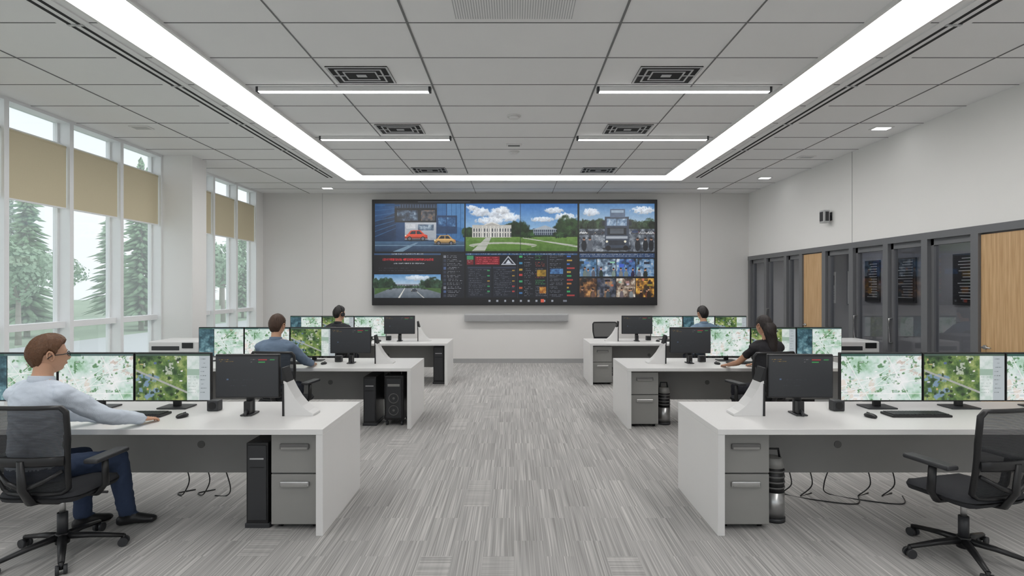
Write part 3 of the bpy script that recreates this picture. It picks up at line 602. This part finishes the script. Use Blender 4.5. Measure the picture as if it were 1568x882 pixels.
for key,(s,e,Yf,dep,end,(w0,d0,dw,a0,aw)) in rows.items():
    desk(s,e,Yf,dep,end)
    inst('monitor_stand',WG[-s],(s*(e+w0+.22),Yf+.40,Z0))
    monitor(s*(e+d0+dw/2+.01),Yf+.42,dw-.01,'dark',h=.34,zc=1.055,rz=-s*.03)
    for k in range(3):
        monitor(s*(e+a0+aw*(k+.5)),Yf+.66,aw-.006,kinds[key][k],h=.40)
    inst('desk_speaker',SP,(s*(e+a0-.06),Yf+.60,Z0))
    kx=s*(e+a0+.45)
    inst('keyboard',KB,(kx,Yf+.42,Z0)); inst('computer_mouse',MS,(s*(e+a0+.06),Yf+.36,Z0),s*.2)
inst('drawer_pedestal',PD,(-1.34-.06-.35,4.0,0)); inst('drawer_pedestal',PD,(1.43+.06,4.0,0))
inst('drawer_pedestal',PD,(1.40+.06,6.95,0)); inst('drawer_pedestal',PD,(1.36+.06,10.0,0))
inst('computer_tower',TW,(-1.94,4.02,0)); inst('computer_tower',TW,(-1.90,7.0,0)); inst('workstation_computer',PC2,(-1.64,7.0,0)); inst('computer_tower',TW,(-1.46,10.05,0),0,(1.2,1,1.1))
inst('air_purifier',CN,(1.95,4.18,0)); inst('air_purifier',CN,(1.92,7.12,0))
def cable(pts,loc):
    n=len(pts); out=[]
    P=[V(p) for p in pts]
    for i in range(n-1):
        p0=P[max(i-1,0)];p1=P[i];p2=P[i+1];p3=P[min(i+2,n-1)]
        for t in range(8):
            t/=8; out.append(.5*((2*p1)+(-p0+p2)*t+(2*p0-5*p1+4*p2-p3)*t*t+(-p0+3*p1-3*p2+p3)*t**3))
    out.append(P[-1]); b=MB('power_cable'); b.sweep(out,.005,'black',6,hint=V((.3,.2,1))); b.finish(loc)
for x in (-2.55,-2.72,-2.40): cable([(0,0,.3),(.03,.02,.15),(-.04,.05,.02),(-.12,.12,.006),(-.02,.2,.006)] if x<-2.5 else [(0,0,.3),(.06,0,.1),(0,.06,.006),(-.1,.06,.006)],(x,4.58,0))
for x in (2.25,2.42,2.62,2.9,3.1): cable([(0,0,.3),(.05*(1 if x<2.6 else -1),.02,.12),(.03,.1,.006),(.25,-.05,.006),(.5,-.12,.006),(.62,.05,.006)] if x in (2.25,2.62) else [(0,0,.3),(.04,0,.12),(-.03,.05,.006),(.1,.12,.006)],(x,4.58,0))
for s in (-1,1):
    b=MB('office_printer'); b.box((-.34,-.28,0),(.34,.28,.80),'lightgrey',.01); b.box((-.35,-.29,.80),(.35,.29,.97),'white',.02); b.box((-.3,-.295,.84),(.1,-.28,.9),'black2',.004); b.box((.14,-.30,.87),(.3,-.27,.95),'black',.004)
    for z in (.12,.34,.56): b.box((-.31,-.288,z),(.31,-.278,z+.19),'white',.006); b.box((-.08,-.295,z+.14),(.08,-.285,z+.165),'ped2',.003)
    b.finish((s*4.93,8.3,0))
    b=MB('server_cabinet'); b.box((-.27,-.3,.03),(.27,.3,1.04),'black',.01)
    for k in range(16): b.box((-.24,-.306,.08+k*.058),(.24,-.298,.08+k*.058+.035),'ped2' if k%2 else 'black2')
    for x in (-.2,.2): b.box((x-.03,-.25,0),(x+.03,.25,.035),'black2')
    b.finish((4.26,8.35,0) if s>0 else (-4.68,9.2,0))
# ------------------------------------------------------------------ office chair
def chair_mesh():
    b=MB('office_chair')
    for k in range(5):
        a=2*math.pi*k/5+.35; d=V((math.cos(a),math.sin(a),0)); 
        b.sweep([d*.02+V((0,0,.115)),d*.16+V((0,0,.10)),d*.34+V((0,0,.068))],[(.03,.022),(.024,.018),(.017,.013)],'black',8)
        p=d*.34; t=V((-d.y,d.x,0)); b.cyl(p+V((0,0,.03)),p+V((0,0,.075)),.012,'black',8)
        for q in (-1,1): b.cyl(p+t*(q*.010)+V((0,0,.029)),p+t*(q*.030)+V((0,0,.029)),.029,'black2',14)
    b.cyl((0,0,.07),(0,0,.14),.04,'black',16); b.cyl((0,0,.13),(0,0,.27),.03,'black2',16); b.cyl((0,0,.25),(0,0,.39),.018,'chrome',12)
    b.box((-.09,-.14,.37),(.09,.10,.415),'black',.012)
    b.sweep([(.06,.03,.39),(.26,.05,.385)],.008,'black2')
    t=bmesh.new(); bmesh.ops.create_cube(t,size=1); bmesh.ops.subdivide_edges(t,edges=list(t.edges),cuts=9,use_grid_fill=True)
    for v in t.verts:
        x,y,z=v.co*2; n=5; r=(abs(x)**n+abs(y)**n)**(1/n) if (x or y) else 1; m_=max(abs(x),abs(y))
        k=m_/r if r>1e-6 else 1; x*=k;y*=k
        edge=max(abs(x),abs(y)); f=1-.10*max(0,abs(z)-.3)/.7*(edge**6)
        zz=z*.036 - (.02*edge**4 if z>0 else 0)-.018*max(0,y-.5)
        v.co=V((x*.26*f,y*.235*f,.448+zz))
    b.merge(t,'fabric',True)
    def bp(u,v):
        z=.47+.55*v; w=.195+.06*min(1,v*1.5); y=-.225-.10*v+.035*abs(u)**2-.03*math.sin(v*math.pi)*.6
        return V((u*w,y,z))
    loop=[bp(u,0) for u in np.linspace(-.85,.85,7)]+[bp(1,v) for v in np.linspace(.05,.94,10)]+[bp(u,1) for u in np.linspace(.9,-.9,9)]+[bp(-1,v) for v in np.linspace(.94,.05,10)]
    b.sweep(loop,[(.014,.020)]*len(loop),'black',8,hint=V((0,1,0)),closed=True)
    nu,nv=8,10; g=[[b.bm.verts.new(bp(-.97+1.94*i/nu,.01+.98*j/nv)) for i in range(nu+1)] for j in range(nv+1)]
    mi=b.mi('net')
    for j in range(nv):
        for i in range(nu):
            f=b.bm.faces.new((g[j][i],g[j][i+1],g[j+1][i+1],g[j+1][i])); f.material_index=mi; f.smooth=True
    b.sweep([bp(u,.40)+V((0,-.025,0)) for u in np.linspace(-1,1,7)],[(.008,.03)]*7,'black',8,hint=V((0,0,1)))
    b.sweep([(0,-.12,.40),(0,-.24,.42),(0,-.30,.52),(0,-.315,.70)],[(.035,.018),(.035,.018),(.03,.016),(.022,.012)],'black',10,hint=V((0,1,0)))
    for q in (-1,1):
        b.sweep([(0,-.29,.52),(q*.10,-.29,.56),(q*.20,-.245,.62)],[.016,.014,.012],'black',8)
        b.sweep([(q*.08,-.02,.40),(q*.25,-.02,.405),(q*.305,-.03,.47),(q*.315,-.05,.64)],[(.016,.03),(.016,.03),(.018,.028),(.014,.026)],'black',10,hint=V((0,1,0)))
        b.box((q*.315-.045,-.18,.64),(q*.315+.045,.12,.67),'black2',.012,3)
    return b.mesh()
CH=chair_mesh()
def chair(x,y,a): return inst('office_chair',CH,(x,y,0),-math.radians(a))
# ------------------------------------------------------------------ people
def ik(a,b_,l1,l2,pole):
    d=b_-a; L_=min(d.length,(l1+l2)*.999); dr=d.normalized(); x=(l1*l1-l2*l2+L_*L_)/(2*L_); h=math.sqrt(max(0,l1*l1-x*x)); p=(pole-dr*pole.dot(dr)).normalized(); return a+dr*x+p*h
def remesh(mb,vox,smooth,name,mats):
    ob=mb.finish(); m=ob.modifiers.new('r','REMESH'); m.mode='VOXEL'; m.voxel_size=vox; m.use_smooth_shade=True
    s=ob.modifiers.new('s','SMOOTH'); s.factor=.5; s.iterations=smooth
    dg=bpy.context.evaluated_depsgraph_get(); me=bpy.data.meshes.new_from_object(ob.evaluated_get(dg)); bpy.data.objects.remove(ob)
    me.name=name; me.materials.clear()
    for x in mats: me.materials.append(x)
    me.polygons.foreach_set('use_smooth',[True]*len(me.polygons)); return me
def sst(a,b,x): t=max(0,min(1,(x-a)/(b-a))); return t*t*(3-2*t)
def head_co(v,f=False):
    x,y,z=v; X_=x*.076;Y_=y*.098;Z_=z*.120
    if z<0:
        k=-z; X_*=1-.30*k**1.6
        if y<0: Y_*=1-.40*k**1.2
        else: Y_*=1-.04*k
    if z>0 : X_*=1-.04*z
    if y<0: Y_*=1.04
    if y>0: Y_=.096*(1-(1-y)**1.35)*.98
    if y>.15 :
        def g(cx,cz,sx_,sz): return math.exp(-((X_-cx)/sx_)**2-((Z_-cz)/sz)**2)
        w=min(1,(y-.15)/.4)
        Y_+=w*(.022*g(0,-.032,.011,.013)+.012*g(0,-.012,.008,.022)-.009*(g(.031,-.002,.016,.013)+g(-.031,-.002,.016,.013))+.006*(g(.028,.022,.022,.008)+g(-.028,.022,.022,.008))+.006*g(0,-.062,.020,.010)+.009*g(0,-.104,.022,.013)+.003*(g(.045,-.03,.016,.02)+g(-.045,-.03,.016,.02))-.005*g(0,-.080,.02,.006))
    return V((X_,Y_,Z_))
def fold(p):
    q=V((p.x*7+mnoise.noise(V((p.x*4,p.y*4,p.z*4)))*1.2,p.y*7,p.z*13)); r=1-2*abs(mnoise.noise(q)); r2=1-2*abs(mnoise.noise(q*2.3+V((3,7,1))))
    return r*.65+r2*.3
def person(name,x,y,ang,hands,feet,shirt,pants,skin,hair,turn=0,tilt=0,sleeve='long',female=False,glasses=False,headset=False,lean=.0,style='short',footang=(0,0),shoes=None,hz=0,vox=.012):
    root=empty(name,(x,y,0),-math.radians(ang))
    shm=pm(name+'_shirt',shirt,.85,var=.06,scale=30,bump=.12); ptm=pm(name+'_trousers',pants,.9,var=.1,scale=60,bump=.15)
    skm=pm(name+'_skin',skin,.5,var=.05,scale=25); hrm=pm(name+'_hair',hair,.55,var=.35,scale=60,bump=.5,bscale=160); som=shoes or M['black']
    skm.node_tree.nodes['Principled BSDF'].inputs['Subsurface Weight'].default_value=.08; skm.node_tree.nodes['Principled BSDF'].inputs['Subsurface Scale'].default_value=.01
    f=.90 if female else 1.0
    mb=MB('body')
    def T(z,yo=0,xo=0): return V((xo,-.05+yo+lean*max(0,z-.5),z))
    rings=[(.475,.10,.08,-.0),(.49,.155,.115,0),(.55,.175,.125,0),(.62,.168,.118,0),(.72,.158,.112,-.012),(.80,.160,.114,-.012),(.90,.172,.120,0),(.98,.180,.118,0),(1.04,.184,.106,0),(1.08,.160,.088,-.002),(1.105,.115,.072,0),(1.13,.072,.064,.006),(1.17,.056,.058,.014),(1.25,.054,.058,.024)]
    if female: rings=[(z,rx*(1-.14*math.exp(-((z-.78)/.09)**2)),ry*(1-.12*math.exp(-((z-.78)/.09)**2)),yo) if z<1.12 else (z,rx*.82,ry*.82,yo) for z,rx,ry,yo in rings]
    mb.sweep([T(z,yo) for z,_,_,yo in rings],[(rx*f,ry*(.95 if female else 1)) for z,rx,ry,_ in rings],'white',24,hint=V((0,1,0)))
    if female: 
        for q in (-1,1): mb.ell(T(.93,.09,q*.07),(.06,.055,.06),'white')
    bones=[(T(.5),T(.62),.14,'pelvis'),(T(.62),T(1.06),.12,'torso'),(T(1.13),T(1.25),.055,'skin')]
    def limb(pts,rad,seg=14):
        mb.sweep(pts,rad,'white',seg,hint=V((.05,1,.1)))
        for p,r in ((pts[0],rad[0]),(pts[-1],rad[-1])): mb.ell(p,(r,r,r),'white')
    def mid(a,b_,t): return a.lerp(b_,t)
    hs=[]
    for i,q in enumerate((-1,1)):
        sh=T(1.045,0,q*.172*f); wr=V(hands[i]); el=ik(sh,wr,.285,.255,V((q*.75,-.35,-1)))
        mb.ell(sh,(.062*f,.062,.058),'white')
        mb.sweep([T(1.10,0,q*.06),T(1.085,0,q*.11),sh+V((0,0,.012))],[(.045,.035),(.055,.038),(.055,.045)],'white',12,hint=V((0,1,0)))
        ra=(.060,.060,.051) if not female else (.044,.043,.036); rf=(.050,.049,.038) if not female else (.035,.034,.024)
        limb([sh,mid(sh,el,.4),el],ra); limb([el,mid(el,wr,.35),wr],list(rf))
        bones.append((sh,el,.05,'uarm')); bones.append((el,wr,.04,'farm')); hs.append((el,wr,q))
        hip=T(.545,.02,q*.085); an=V((feet[i][0],feet[i][1],.095)); kn=ik(hip,an,.43,.415,V((q*.12,.6,1)))
        limb([hip,mid(hip,kn,.5),kn],[.088*f,.082*f,.066*f]); limb([kn,mid(kn,an,.35),mid(kn,an,.8),an+V((0,0,.01))],[.062*f,.064*f,.055,.053])
        bones.append((hip,kn,.075,'pants')); bones.append((kn,an,.055,'pants'))
        fa=math.radians(footang[i]); fd=V((math.sin(fa),math.cos(fa),0))
        heel=an-fd*.045; heel.z=.04; toe=an+fd*.165; toe.z=.028
        mb.sweep([heel-fd*.02,heel,an+fd*.05-V((0,0,.045)),an+fd*.12-V((0,0,.06)),toe,toe+fd*.025],[(.022,.025),(.036,.038),(.040,.042),(.045,.032),(.040,.026),(.02,.014)],'white',14,hint=V((0,0,1)))
        mb.sweep([an+V((0,0,.02)),an-V((0,0,.05))],[.040,.038],'white',12,hint=V((0,1,0)))
        bones.append((heel,toe,.036,'shoe'))
    me=remesh(mb,vox,4,'body',[shm,ptm,skm,som])
    nf=len(me.polygons)
    def labels(C):
        n=len(C); bd=np.full(n,9.0); bi=np.zeros(n,int); bt=np.zeros(n)
        for k,(a,b_,r,l) in enumerate(bones):
            a=np.array(a);d=np.array(b_)-a; t=np.clip(((C-a)@d)/max(1e-9,d@d),0,1); dist=np.linalg.norm(C-(a+t[:,None]*d),axis=1)-r
            m=dist<bd; bd[m]=dist[m]; bi[m]=k; bt[m]=t[m]
        lab=np.array([l for *_,l in bones])[bi]; z=C[:,2]; mi=np.zeros(n,np.int32)
        mi[(lab=='pelvis')|(lab=='pants')]=1; mi[(lab=='pelvis')&(z>.585)]=0; mi[(lab=='pants')&(z>.60)&(np.abs(C[:,1]+.05)<.1)]=0
        mi[((z>1.14)&(np.abs(C[:,0])<.09))]=2
        if sleeve=='short': mi[(lab=='uarm')&(bt>.55)]=2; mi[lab=='farm']=2
        mi[(lab=='shoe')]=3; mi[z<.082]=3
        return mi
    nv=len(me.vertices); P=np.empty(nv*3,np.float32); me.vertices.foreach_get('co',P); P=P.reshape(-1,3).astype(float); vl=labels(P)
    N_=np.empty(nv*3,np.float32); me.vertices.foreach_get('normal',N_); N_=N_.reshape(-1,3)
    C=np.empty(nf*3,np.float32); me.polygons.foreach_get('center',C); me.polygons.foreach_set('material_index',labels(C.reshape(-1,3).astype(float)))
    amp=np.array([.012,.009,0,0])[vl]; amp[P[:,2]>1.11]=0
    for i in np.nonzero(amp>0)[0]: P[i]+=N_[i]*amp[i]*(fold(V(P[i]))-.1)
    me.vertices.foreach_set('co',P.astype(np.float32).ravel())
    inst('body',me,(0,0,0),0,(1,1,1),root)
    cb=MB('collar_and_cuffs')
    if not female:
        c0=T(1.130,.008)
        for k in range(2):
            cb.sweep([c0+V((math.cos(a)*(.069-.003*k),math.sin(a)*(.069-.003*k),.012*k-.010*math.sin(a))) for a in np.linspace(0,2*math.pi,29)[:-1]],[(.006,.020)]*28,shm,8,hint=V((0,0,1)),closed=True)
    if sleeve=='long':
        for el,wr,q in hs:
            d=(wr-el).normalized(); cb.sweep([wr-d*.045,wr-d*.04,wr-d*.0,wr+d*.010,wr+d*.012],[.038,.0415,.041,.0395,.034],shm,18,hint=V((0,1,.1)))
    if len(cb.bm.verts): cb.finish(parent=root)
    else: cb.bm.free()
    hb=MB('hands')
    for el,wr,q in hs:
        d=(wr-el).normalized(); fw=V((d.x,d.y,min(-.12,d.z*.2)-.06)).normalized(); sd=V((0,0,1)).cross(fw).normalized()*(q)
        up=fw.cross(sd)*(q); up=up if up.z>0 else -up
        p0=wr-d*.03; hb.sweep([p0,wr+fw*.012],[(.026,.021),(.028,.019)],skm,12,hint=up)
        hb.sweep([wr-fw*.005,wr+fw*.03,wr+fw*.07,wr+fw*.092],[(.026,.018),(.036,.017),(.040,.015),(.036,.010)],skm,14,hint=up)
        for k,(off,ln) in enumerate(((.029,.070),(.010,.078),(-.010,.072),(-.028,.056))):
            a=wr+fw*.078+sd*off; spread=sd*off*.5
            dirs=[(fw*1+spread+up*.10),(fw*.92+spread-up*.35),(fw*.75+spread-up*.75)]
            pts=[a]; 
            for dd,l in zip(dirs,(.45,.32,.23)): pts.append(pts[-1]+dd.normalized()*ln*l)
            hb.sweep(pts,[.0092,.0088,.008,.0065],skm,8,hint=up); hb.ell(pts[-1],(.0066,)*3,skm,1)
        a=wr+fw*.022+sd*.024; pts=[a,a+(fw*.6+sd*.8).normalized()*.032,a+(fw*.6+sd*.8).normalized()*.032+(fw*.95+sd*.35-up*.25).normalized()*.028]; pts.append(pts[-1]+(fw*1-up*.3).normalized()*.022)
        hb.sweep(pts,[.015,.0115,.010,.008],skm,8,hint=up); hb.ell(pts[-1],(.008,)*3,skm,1)
    hm=remesh(hb,.0036 if vox<.013 else .0045,2,'hands',[skm]); inst('hands',hm,(0,0,0),0,(1,1,1),root)
    hc=T(1.29,.045)+V((0,0,hz)); HM=Matrix.Translation(hc)@Matrix.Rotation(-math.radians(turn),4,'Z')@Matrix.Rotation(-math.radians(tilt),4,'X')@Matrix.Scale(.97 if female else 1.02,4)
    hb=MB('head'); t=bmesh.new(); bmesh.ops.create_icosphere(t,subdivisions=5,radius=1)
    for v in t.verts: v.co=head_co(v.co)
    hb.merge(t,skm,True)
    for q in (-1,1):
        hb.ell((q*.031,.0755,-.002),(.0120,.0120,.0070),M['paper'],3); hb.ell((q*.031,.0862,-.002),(.0050,.0025,.0050),M['black'],2)
        hb.sweep([(q*.017,.084,.003),(q*.031,.0885,.0075),(q*.045,.080,.003)],[.002,.0032,.002],skm,8)
        hb.sweep([(q*.014,.094,.019),(q*.03,.093,.024),(q*.046,.082,.019)],[(.002,.003),(.003,.004),(.0015,.003)],hrm,8)
        ear=[]
        for a in np.linspace(-.6,1.35*math.pi,16): ear.append(V((q*(.0775+.011*max(0,math.cos(a-2.4))+.003),-.012-.016*math.cos(a)-.004*math.sin(a),.000+.031*math.sin(a))))
        hb.sweep(ear,[.003]+[.0052]*14+[.004],skm,8,hint=V((1,0,0)))
        hb.ell((q*.0765,-.010,-.002),(.007,.014,.026),skm,3); hb.ell((q*.0775,-.003,-.027),(.006,.008,.009),skm,2); hb.ell((q*.079,.002,-.004),(.004,.005,.007),skm,2)
    lip=pm(name+'_lips',tuple(c*k for c,k in zip(skin[:3],(.85,.6,.6)))+(1,),.45)
    hb.ell((0,.0905,-.0595),(.020,.006,.0035),lip,2); hb.ell((0,.090,-.0665),(.017,.006,.004),lip,2)
    hb.bm.transform(HM); hb.finish(parent=root)
    hr=MB('hair'); t=bmesh.new(); bmesh.ops.create_icosphere(t,subdivisions=6 if vox<.013 else 5,radius=1)
    for v in t.verts:
        p=v.co.copy(); c=head_co(p); X_,y_,z_=p
        if y_>.05: line=.12+.42*sst(.05,.65,y_)-.10*math.exp(-((y_-.12)/.09)**2)
        elif y_>-.32: line=.12+.16*math.exp(-((y_+.12)/.12)**2)
        else: line=.12-.72*sst(-.32,-.75,y_)
        if style=='long': line-=.14
        nz=.05*mnoise.noise(V((X_*9,y_*9,z_*9)))
        m_=sst(0,1,(z_-line+nz)/.16+.25)
        az=math.atan2(X_,-y_-.25+.2*z_)
        s1=mnoise.noise(V((az*5,z_*1.8,.3))); s2=1-2*abs(mnoise.noise(V((az*13+z_*2,z_*2.5,2)))); s3=1-2*abs(mnoise.noise(V((az*34+z_*4,z_*4,5))))
        side=1-abs(z_) ; top=max(0,z_)
        th=.008+.014*top**.8*(1.0 if not female else .6)+.005*s1+.0035*s2+.0018*s3+.004*max(0,-y_)*side
        if style=='short': th+=.008*max(0,y_)*top
        d=p.normalized(); v.co=c+d*(th*m_-.009*(1-m_))
    hr.merge(t,hrm,True)
    if style=='long':
        pts=[(0,-.075,.05),(0,-.105,.0),(0,-.115,-.06),(0.006,-.118,-.12),(.012,-.128,-.19),(.02,-.145,-.26),(.026,-.155,-.32),(.028,-.158,-.37)]
        rr=[(.055,.035),(.070,.045),(.070,.045),(.064,.042),(.058,.036),(.048,.030),(.032,.020),(.010,.008)]
        nseg=60; np_=24; gi=hr.mi(hrm); rings_=[]
        for a in range(np_+1):
            u=a/np_*(len(pts)-1); i0=min(int(u),len(pts)-2); ft=u-i0; p=V(pts[i0]).lerp(V(pts[i0+1]),ft); rx=rr[i0][0]*(1-ft)+rr[i0+1][0]*ft; ry=rr[i0][1]*(1-ft)+rr[i0+1][1]*ft
            ring=[]
            for k in range(nseg):
                th=2*math.pi*k/nseg; tw=th+.25*math.sin(u*1.6); w_=1+.14*(1-2*abs(mnoise.noise(V((math.cos(tw)*4,math.sin(tw)*4,u*.5)))))+.07*(1-2*abs(mnoise.noise(V((math.cos(tw)*11,math.sin(tw)*11,u*.7)))))
                ring.append(hr.bm.verts.new(p+V((math.cos(th)*rx*w_+.006*math.sin(u*2.2),math.sin(th)*ry*w_,0))))
            rings_.append(ring)
        for a,b_ in zip(rings_[:-1],rings_[1:]):
            for k in range(nseg):
                ff=hr.bm.faces.new((a[k],a[(k+1)%nseg],b_[(k+1)%nseg],b_[k])); ff.material_index=gi; ff.smooth=True
        hr.bm.faces.new(rings_[0][::-1]).material_index=gi; hr.bm.faces.new(rings_[-1]).material_index=gi
    hr.bm.transform(HM); hr.finish(parent=root)
    if glasses:
        g=MB('glasses')
        for q in (-1,1):
            g.sweep([V((q*.032+.022*math.cos(a),.100,-.002+.017*math.sin(a))) for a in np.linspace(0,2*math.pi,17)[:-1]],.0024,'black',6,hint=V((0,1,0)),closed=True)
            g.sweep([(q*.054,.100,.004),(q*.082,.055,.004),(q*.088,-.005,.006),(q*.086,-.03,-.012)],.003,'black',6)
        g.sweep([(-.011,.101,.002),(.011,.101,.002)],.0022,'black',6); g.bm.transform(HM); g.finish(parent=root)
    if headset:
        g=MB('headset'); g.sweep([V((.094*math.cos(a),-.005,.012+.136*math.sin(a))) for a in np.linspace(0,math.pi,20)],[(.006,.010)]*20,'black',8,hint=V((0,1,0)))
        for q in (-1,1): g.cyl((q*.078,-.005,-.005),(q*.108,-.005,-.005),.034,'black2',20)
        g.sweep([(.098,0,-.02),(.09,.06,-.06),(.05,.105,-.065)],.0035,'black',6); g.bm.transform(HM); g.finish(parent=root)
    return root
skinA=rgb(205,160,132); 
chair(-2.96,3.64,0)
person('seated_man',-3.11,3.66,7,[(.0,.42,.795),(.36,.40,.795)],[(-.06,.36),(.22,.44)],rgb(205,214,226),rgb(48,62,88),skinA,rgb(98,66,42),turn=28,tilt=-4,glasses=True,lean=.06,footang=(25,60),vox=.009)
chair(2.90,3.58,-14)
chair(-2.66,6.50,8)
person('seated_man',-2.80,6.52,-4,[(-.12,.44,.795),(.28,.44,.795)],[(-.12,.36),(.12,.38)],rgb(110,128,150),rgb(50,54,66),skinA,rgb(70,48,34),turn=6,lean=.08)
chair(2.84,6.46,-12)
person('seated_woman',2.94,6.50,-8,[(-.24,.40,.79),(.14,.42,.79)],[(-.12,.36),(.12,.38)],rgb(38,36,40),rgb(40,40,48),rgb(198,150,122),rgb(36,27,25),turn=-4,lean=.03,sleeve='short',female=True,style='long')
chair(-3.02,9.55,0)
person('seated_man',-3.02,9.56,6,[(-.18,.42,.795),(.2,.42,.795)],[(-.12,.36),(.12,.38)],rgb(40,42,46),rgb(40,42,50),skinA,rgb(30,26,25),turn=25,headset=True,lean=.04,vox=.014)
chair(3.26,9.55,0)
person('seated_man',3.26,9.56,-4,[(-.2,.42,.795),(.2,.42,.795)],[(-.12,.36),(.12,.38)],rgb(112,134,156),rgb(44,48,58),skinA,rgb(30,25,24),turn=-5,lean=.04,vox=.014)
chair(1.93,11.35,175)
# ------------------------------------------------------------------ exterior
grass=pm('exterior_lawn',rgb(158,178,152),.9,scale=2,var=.12); pave=pm('exterior_paving',rgb(205,208,210),.9)
b=MB('exterior_ground'); b.box((-90,-40,-.3),(-6.3,90,-.2),grass); b.box((-16,-40,-.2),(-10,80,-.19),pave); b.box((-6.3,-40,-.3),(30,-3.3,-.2),pave); b.finish()
leaf=[pm('hazed_foliage_%d'%i,rgb(*c),.95,var=.15,scale=3) for i,c in enumerate([(146,180,142),(166,194,164),(190,208,194)])]; bark=pm('bark',rgb(166,158,148),.9)  # foliage paled, farther rows more: distance haze put into the colour
def tree_mesh(mt,seed):
    r=random.Random(seed); b=MB('conifer_tree'); b.cyl((0,0,0),(0,0,7),.10,bark,8,r1=.03); i=b.mi(mt)
    for k in range(44):
        z=.6+k*.155; R_=1.35*(1-k/45)**.8*r.uniform(.75,1.15)
        for j in range(15):
            a=r.uniform(0,6.28); rr=R_*r.uniform(.35,1.15); d=V((math.cos(a),math.sin(a),0)); t=V((-d.y,d.x,0)); zz=z+r.uniform(-.12,.12); w=.06+.05*R_
            c0=V((0,0,zz+.12)); tip=d*rr+V((0,0,zz-.22*rr)); m1=d*rr*.6+t*w+V((0,0,zz-.12)); m2=d*rr*.6-t*w+V((0,0,zz-.12)); mt_=d*rr*.5+V((0,0,zz+.03))
            vs=[b.bm.verts.new(q) for q in (c0,m1,tip,m2,mt_)]
            for tri in ((0,1,4),(1,2,4),(2,3,4),(3,0,4),(0,3,2,1)):
                f=b.bm.faces.new([vs[q] for q in tri]); f.material_index=i; f.smooth=True
    return b.mesh()
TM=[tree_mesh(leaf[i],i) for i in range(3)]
def round_tree():
    """broadleaf tree: trunk plus a crown of many small leaf cards"""
    r=random.Random(9); b=MB('broadleaf_tree'); b.cyl((0,0,0),(0,0,2.6),.13,bark,8,r1=.08); i=b.mi(leaf[1])
    for k in range(5): a=k*1.26; b.sweep([(0,0,2.0),(math.cos(a)*.5,math.sin(a)*.5,2.9),(math.cos(a)*1.0,math.sin(a)*1.0,3.6)],[.07,.05,.02],bark,6)
    cl_=[(V((r.uniform(-1,1),r.uniform(-1,1),r.uniform(2.6,4.6))),r.uniform(.6,1.0)) for _ in range(12)]
    for c,R_ in cl_:
        for j in range(150):
            d=V((r.gauss(0,1),r.gauss(0,1),r.gauss(0,1))).normalized(); p=c+d*R_*r.uniform(.6,1.05); t=d.cross(V((r.random(),r.random(),r.random()))).normalized()*.11; u=d.cross(t).normalized()*.08+d*r.uniform(-.04,.04)
            f=b.bm.faces.new([b.bm.verts.new(p-t),b.bm.verts.new(p+u),b.bm.verts.new(p+t),b.bm.verts.new(p-u)]); f.material_index=i
    return b.mesh()
RT=round_tree()
r=random.Random(3)
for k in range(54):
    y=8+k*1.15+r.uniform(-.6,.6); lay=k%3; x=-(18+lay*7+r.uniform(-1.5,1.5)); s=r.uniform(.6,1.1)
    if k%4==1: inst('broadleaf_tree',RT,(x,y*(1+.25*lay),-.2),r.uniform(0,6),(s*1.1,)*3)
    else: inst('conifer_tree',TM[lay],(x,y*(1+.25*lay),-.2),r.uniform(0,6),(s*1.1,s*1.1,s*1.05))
# ------------------------------------------------------------------ world, camera
w=bpy.data.worlds.new('overcast_sky'); sc.world=w; w.use_nodes=True; bg=w.node_tree.nodes['Background']
nt=w.node_tree; tc=nt.nodes.new('ShaderNodeTexCoord'); n=nt.nodes.new('ShaderNodeTexNoise'); n.inputs['Scale'].default_value=2.5; n.inputs['Detail'].default_value=4
rmp=nt.nodes.new('ShaderNodeValToRGB'); rmp.color_ramp.elements[0].color=(.80,.86,.90,1); rmp.color_ramp.elements[1].color=(.98,.99,1,1); rmp.color_ramp.elements[0].position=.3; rmp.color_ramp.elements[1].position=.7
nt.links.new(tc.outputs['Generated'],n.inputs['Vector']); nt.links.new(n.outputs['Fac'],rmp.inputs[0]); nt.links.new(rmp.outputs[0],bg.inputs[0]); bg.inputs[1].default_value=1.35
cd=bpy.data.cameras.new('camera'); cam=bpy.data.objects.new('camera',cd); col.objects.link(cam); cam.location=(0,0,1.74); cam.rotation_euler=(math.pi/2,0,0)
cd.sensor_width=36; cd.lens=850/1568*36; cd.shift_x=-3/1568; cd.clip_end=300; sc.camera=cam
sc.view_settings.view_transform='Standard'; sc.view_settings.look='None'; sc.view_settings.exposure=0.0
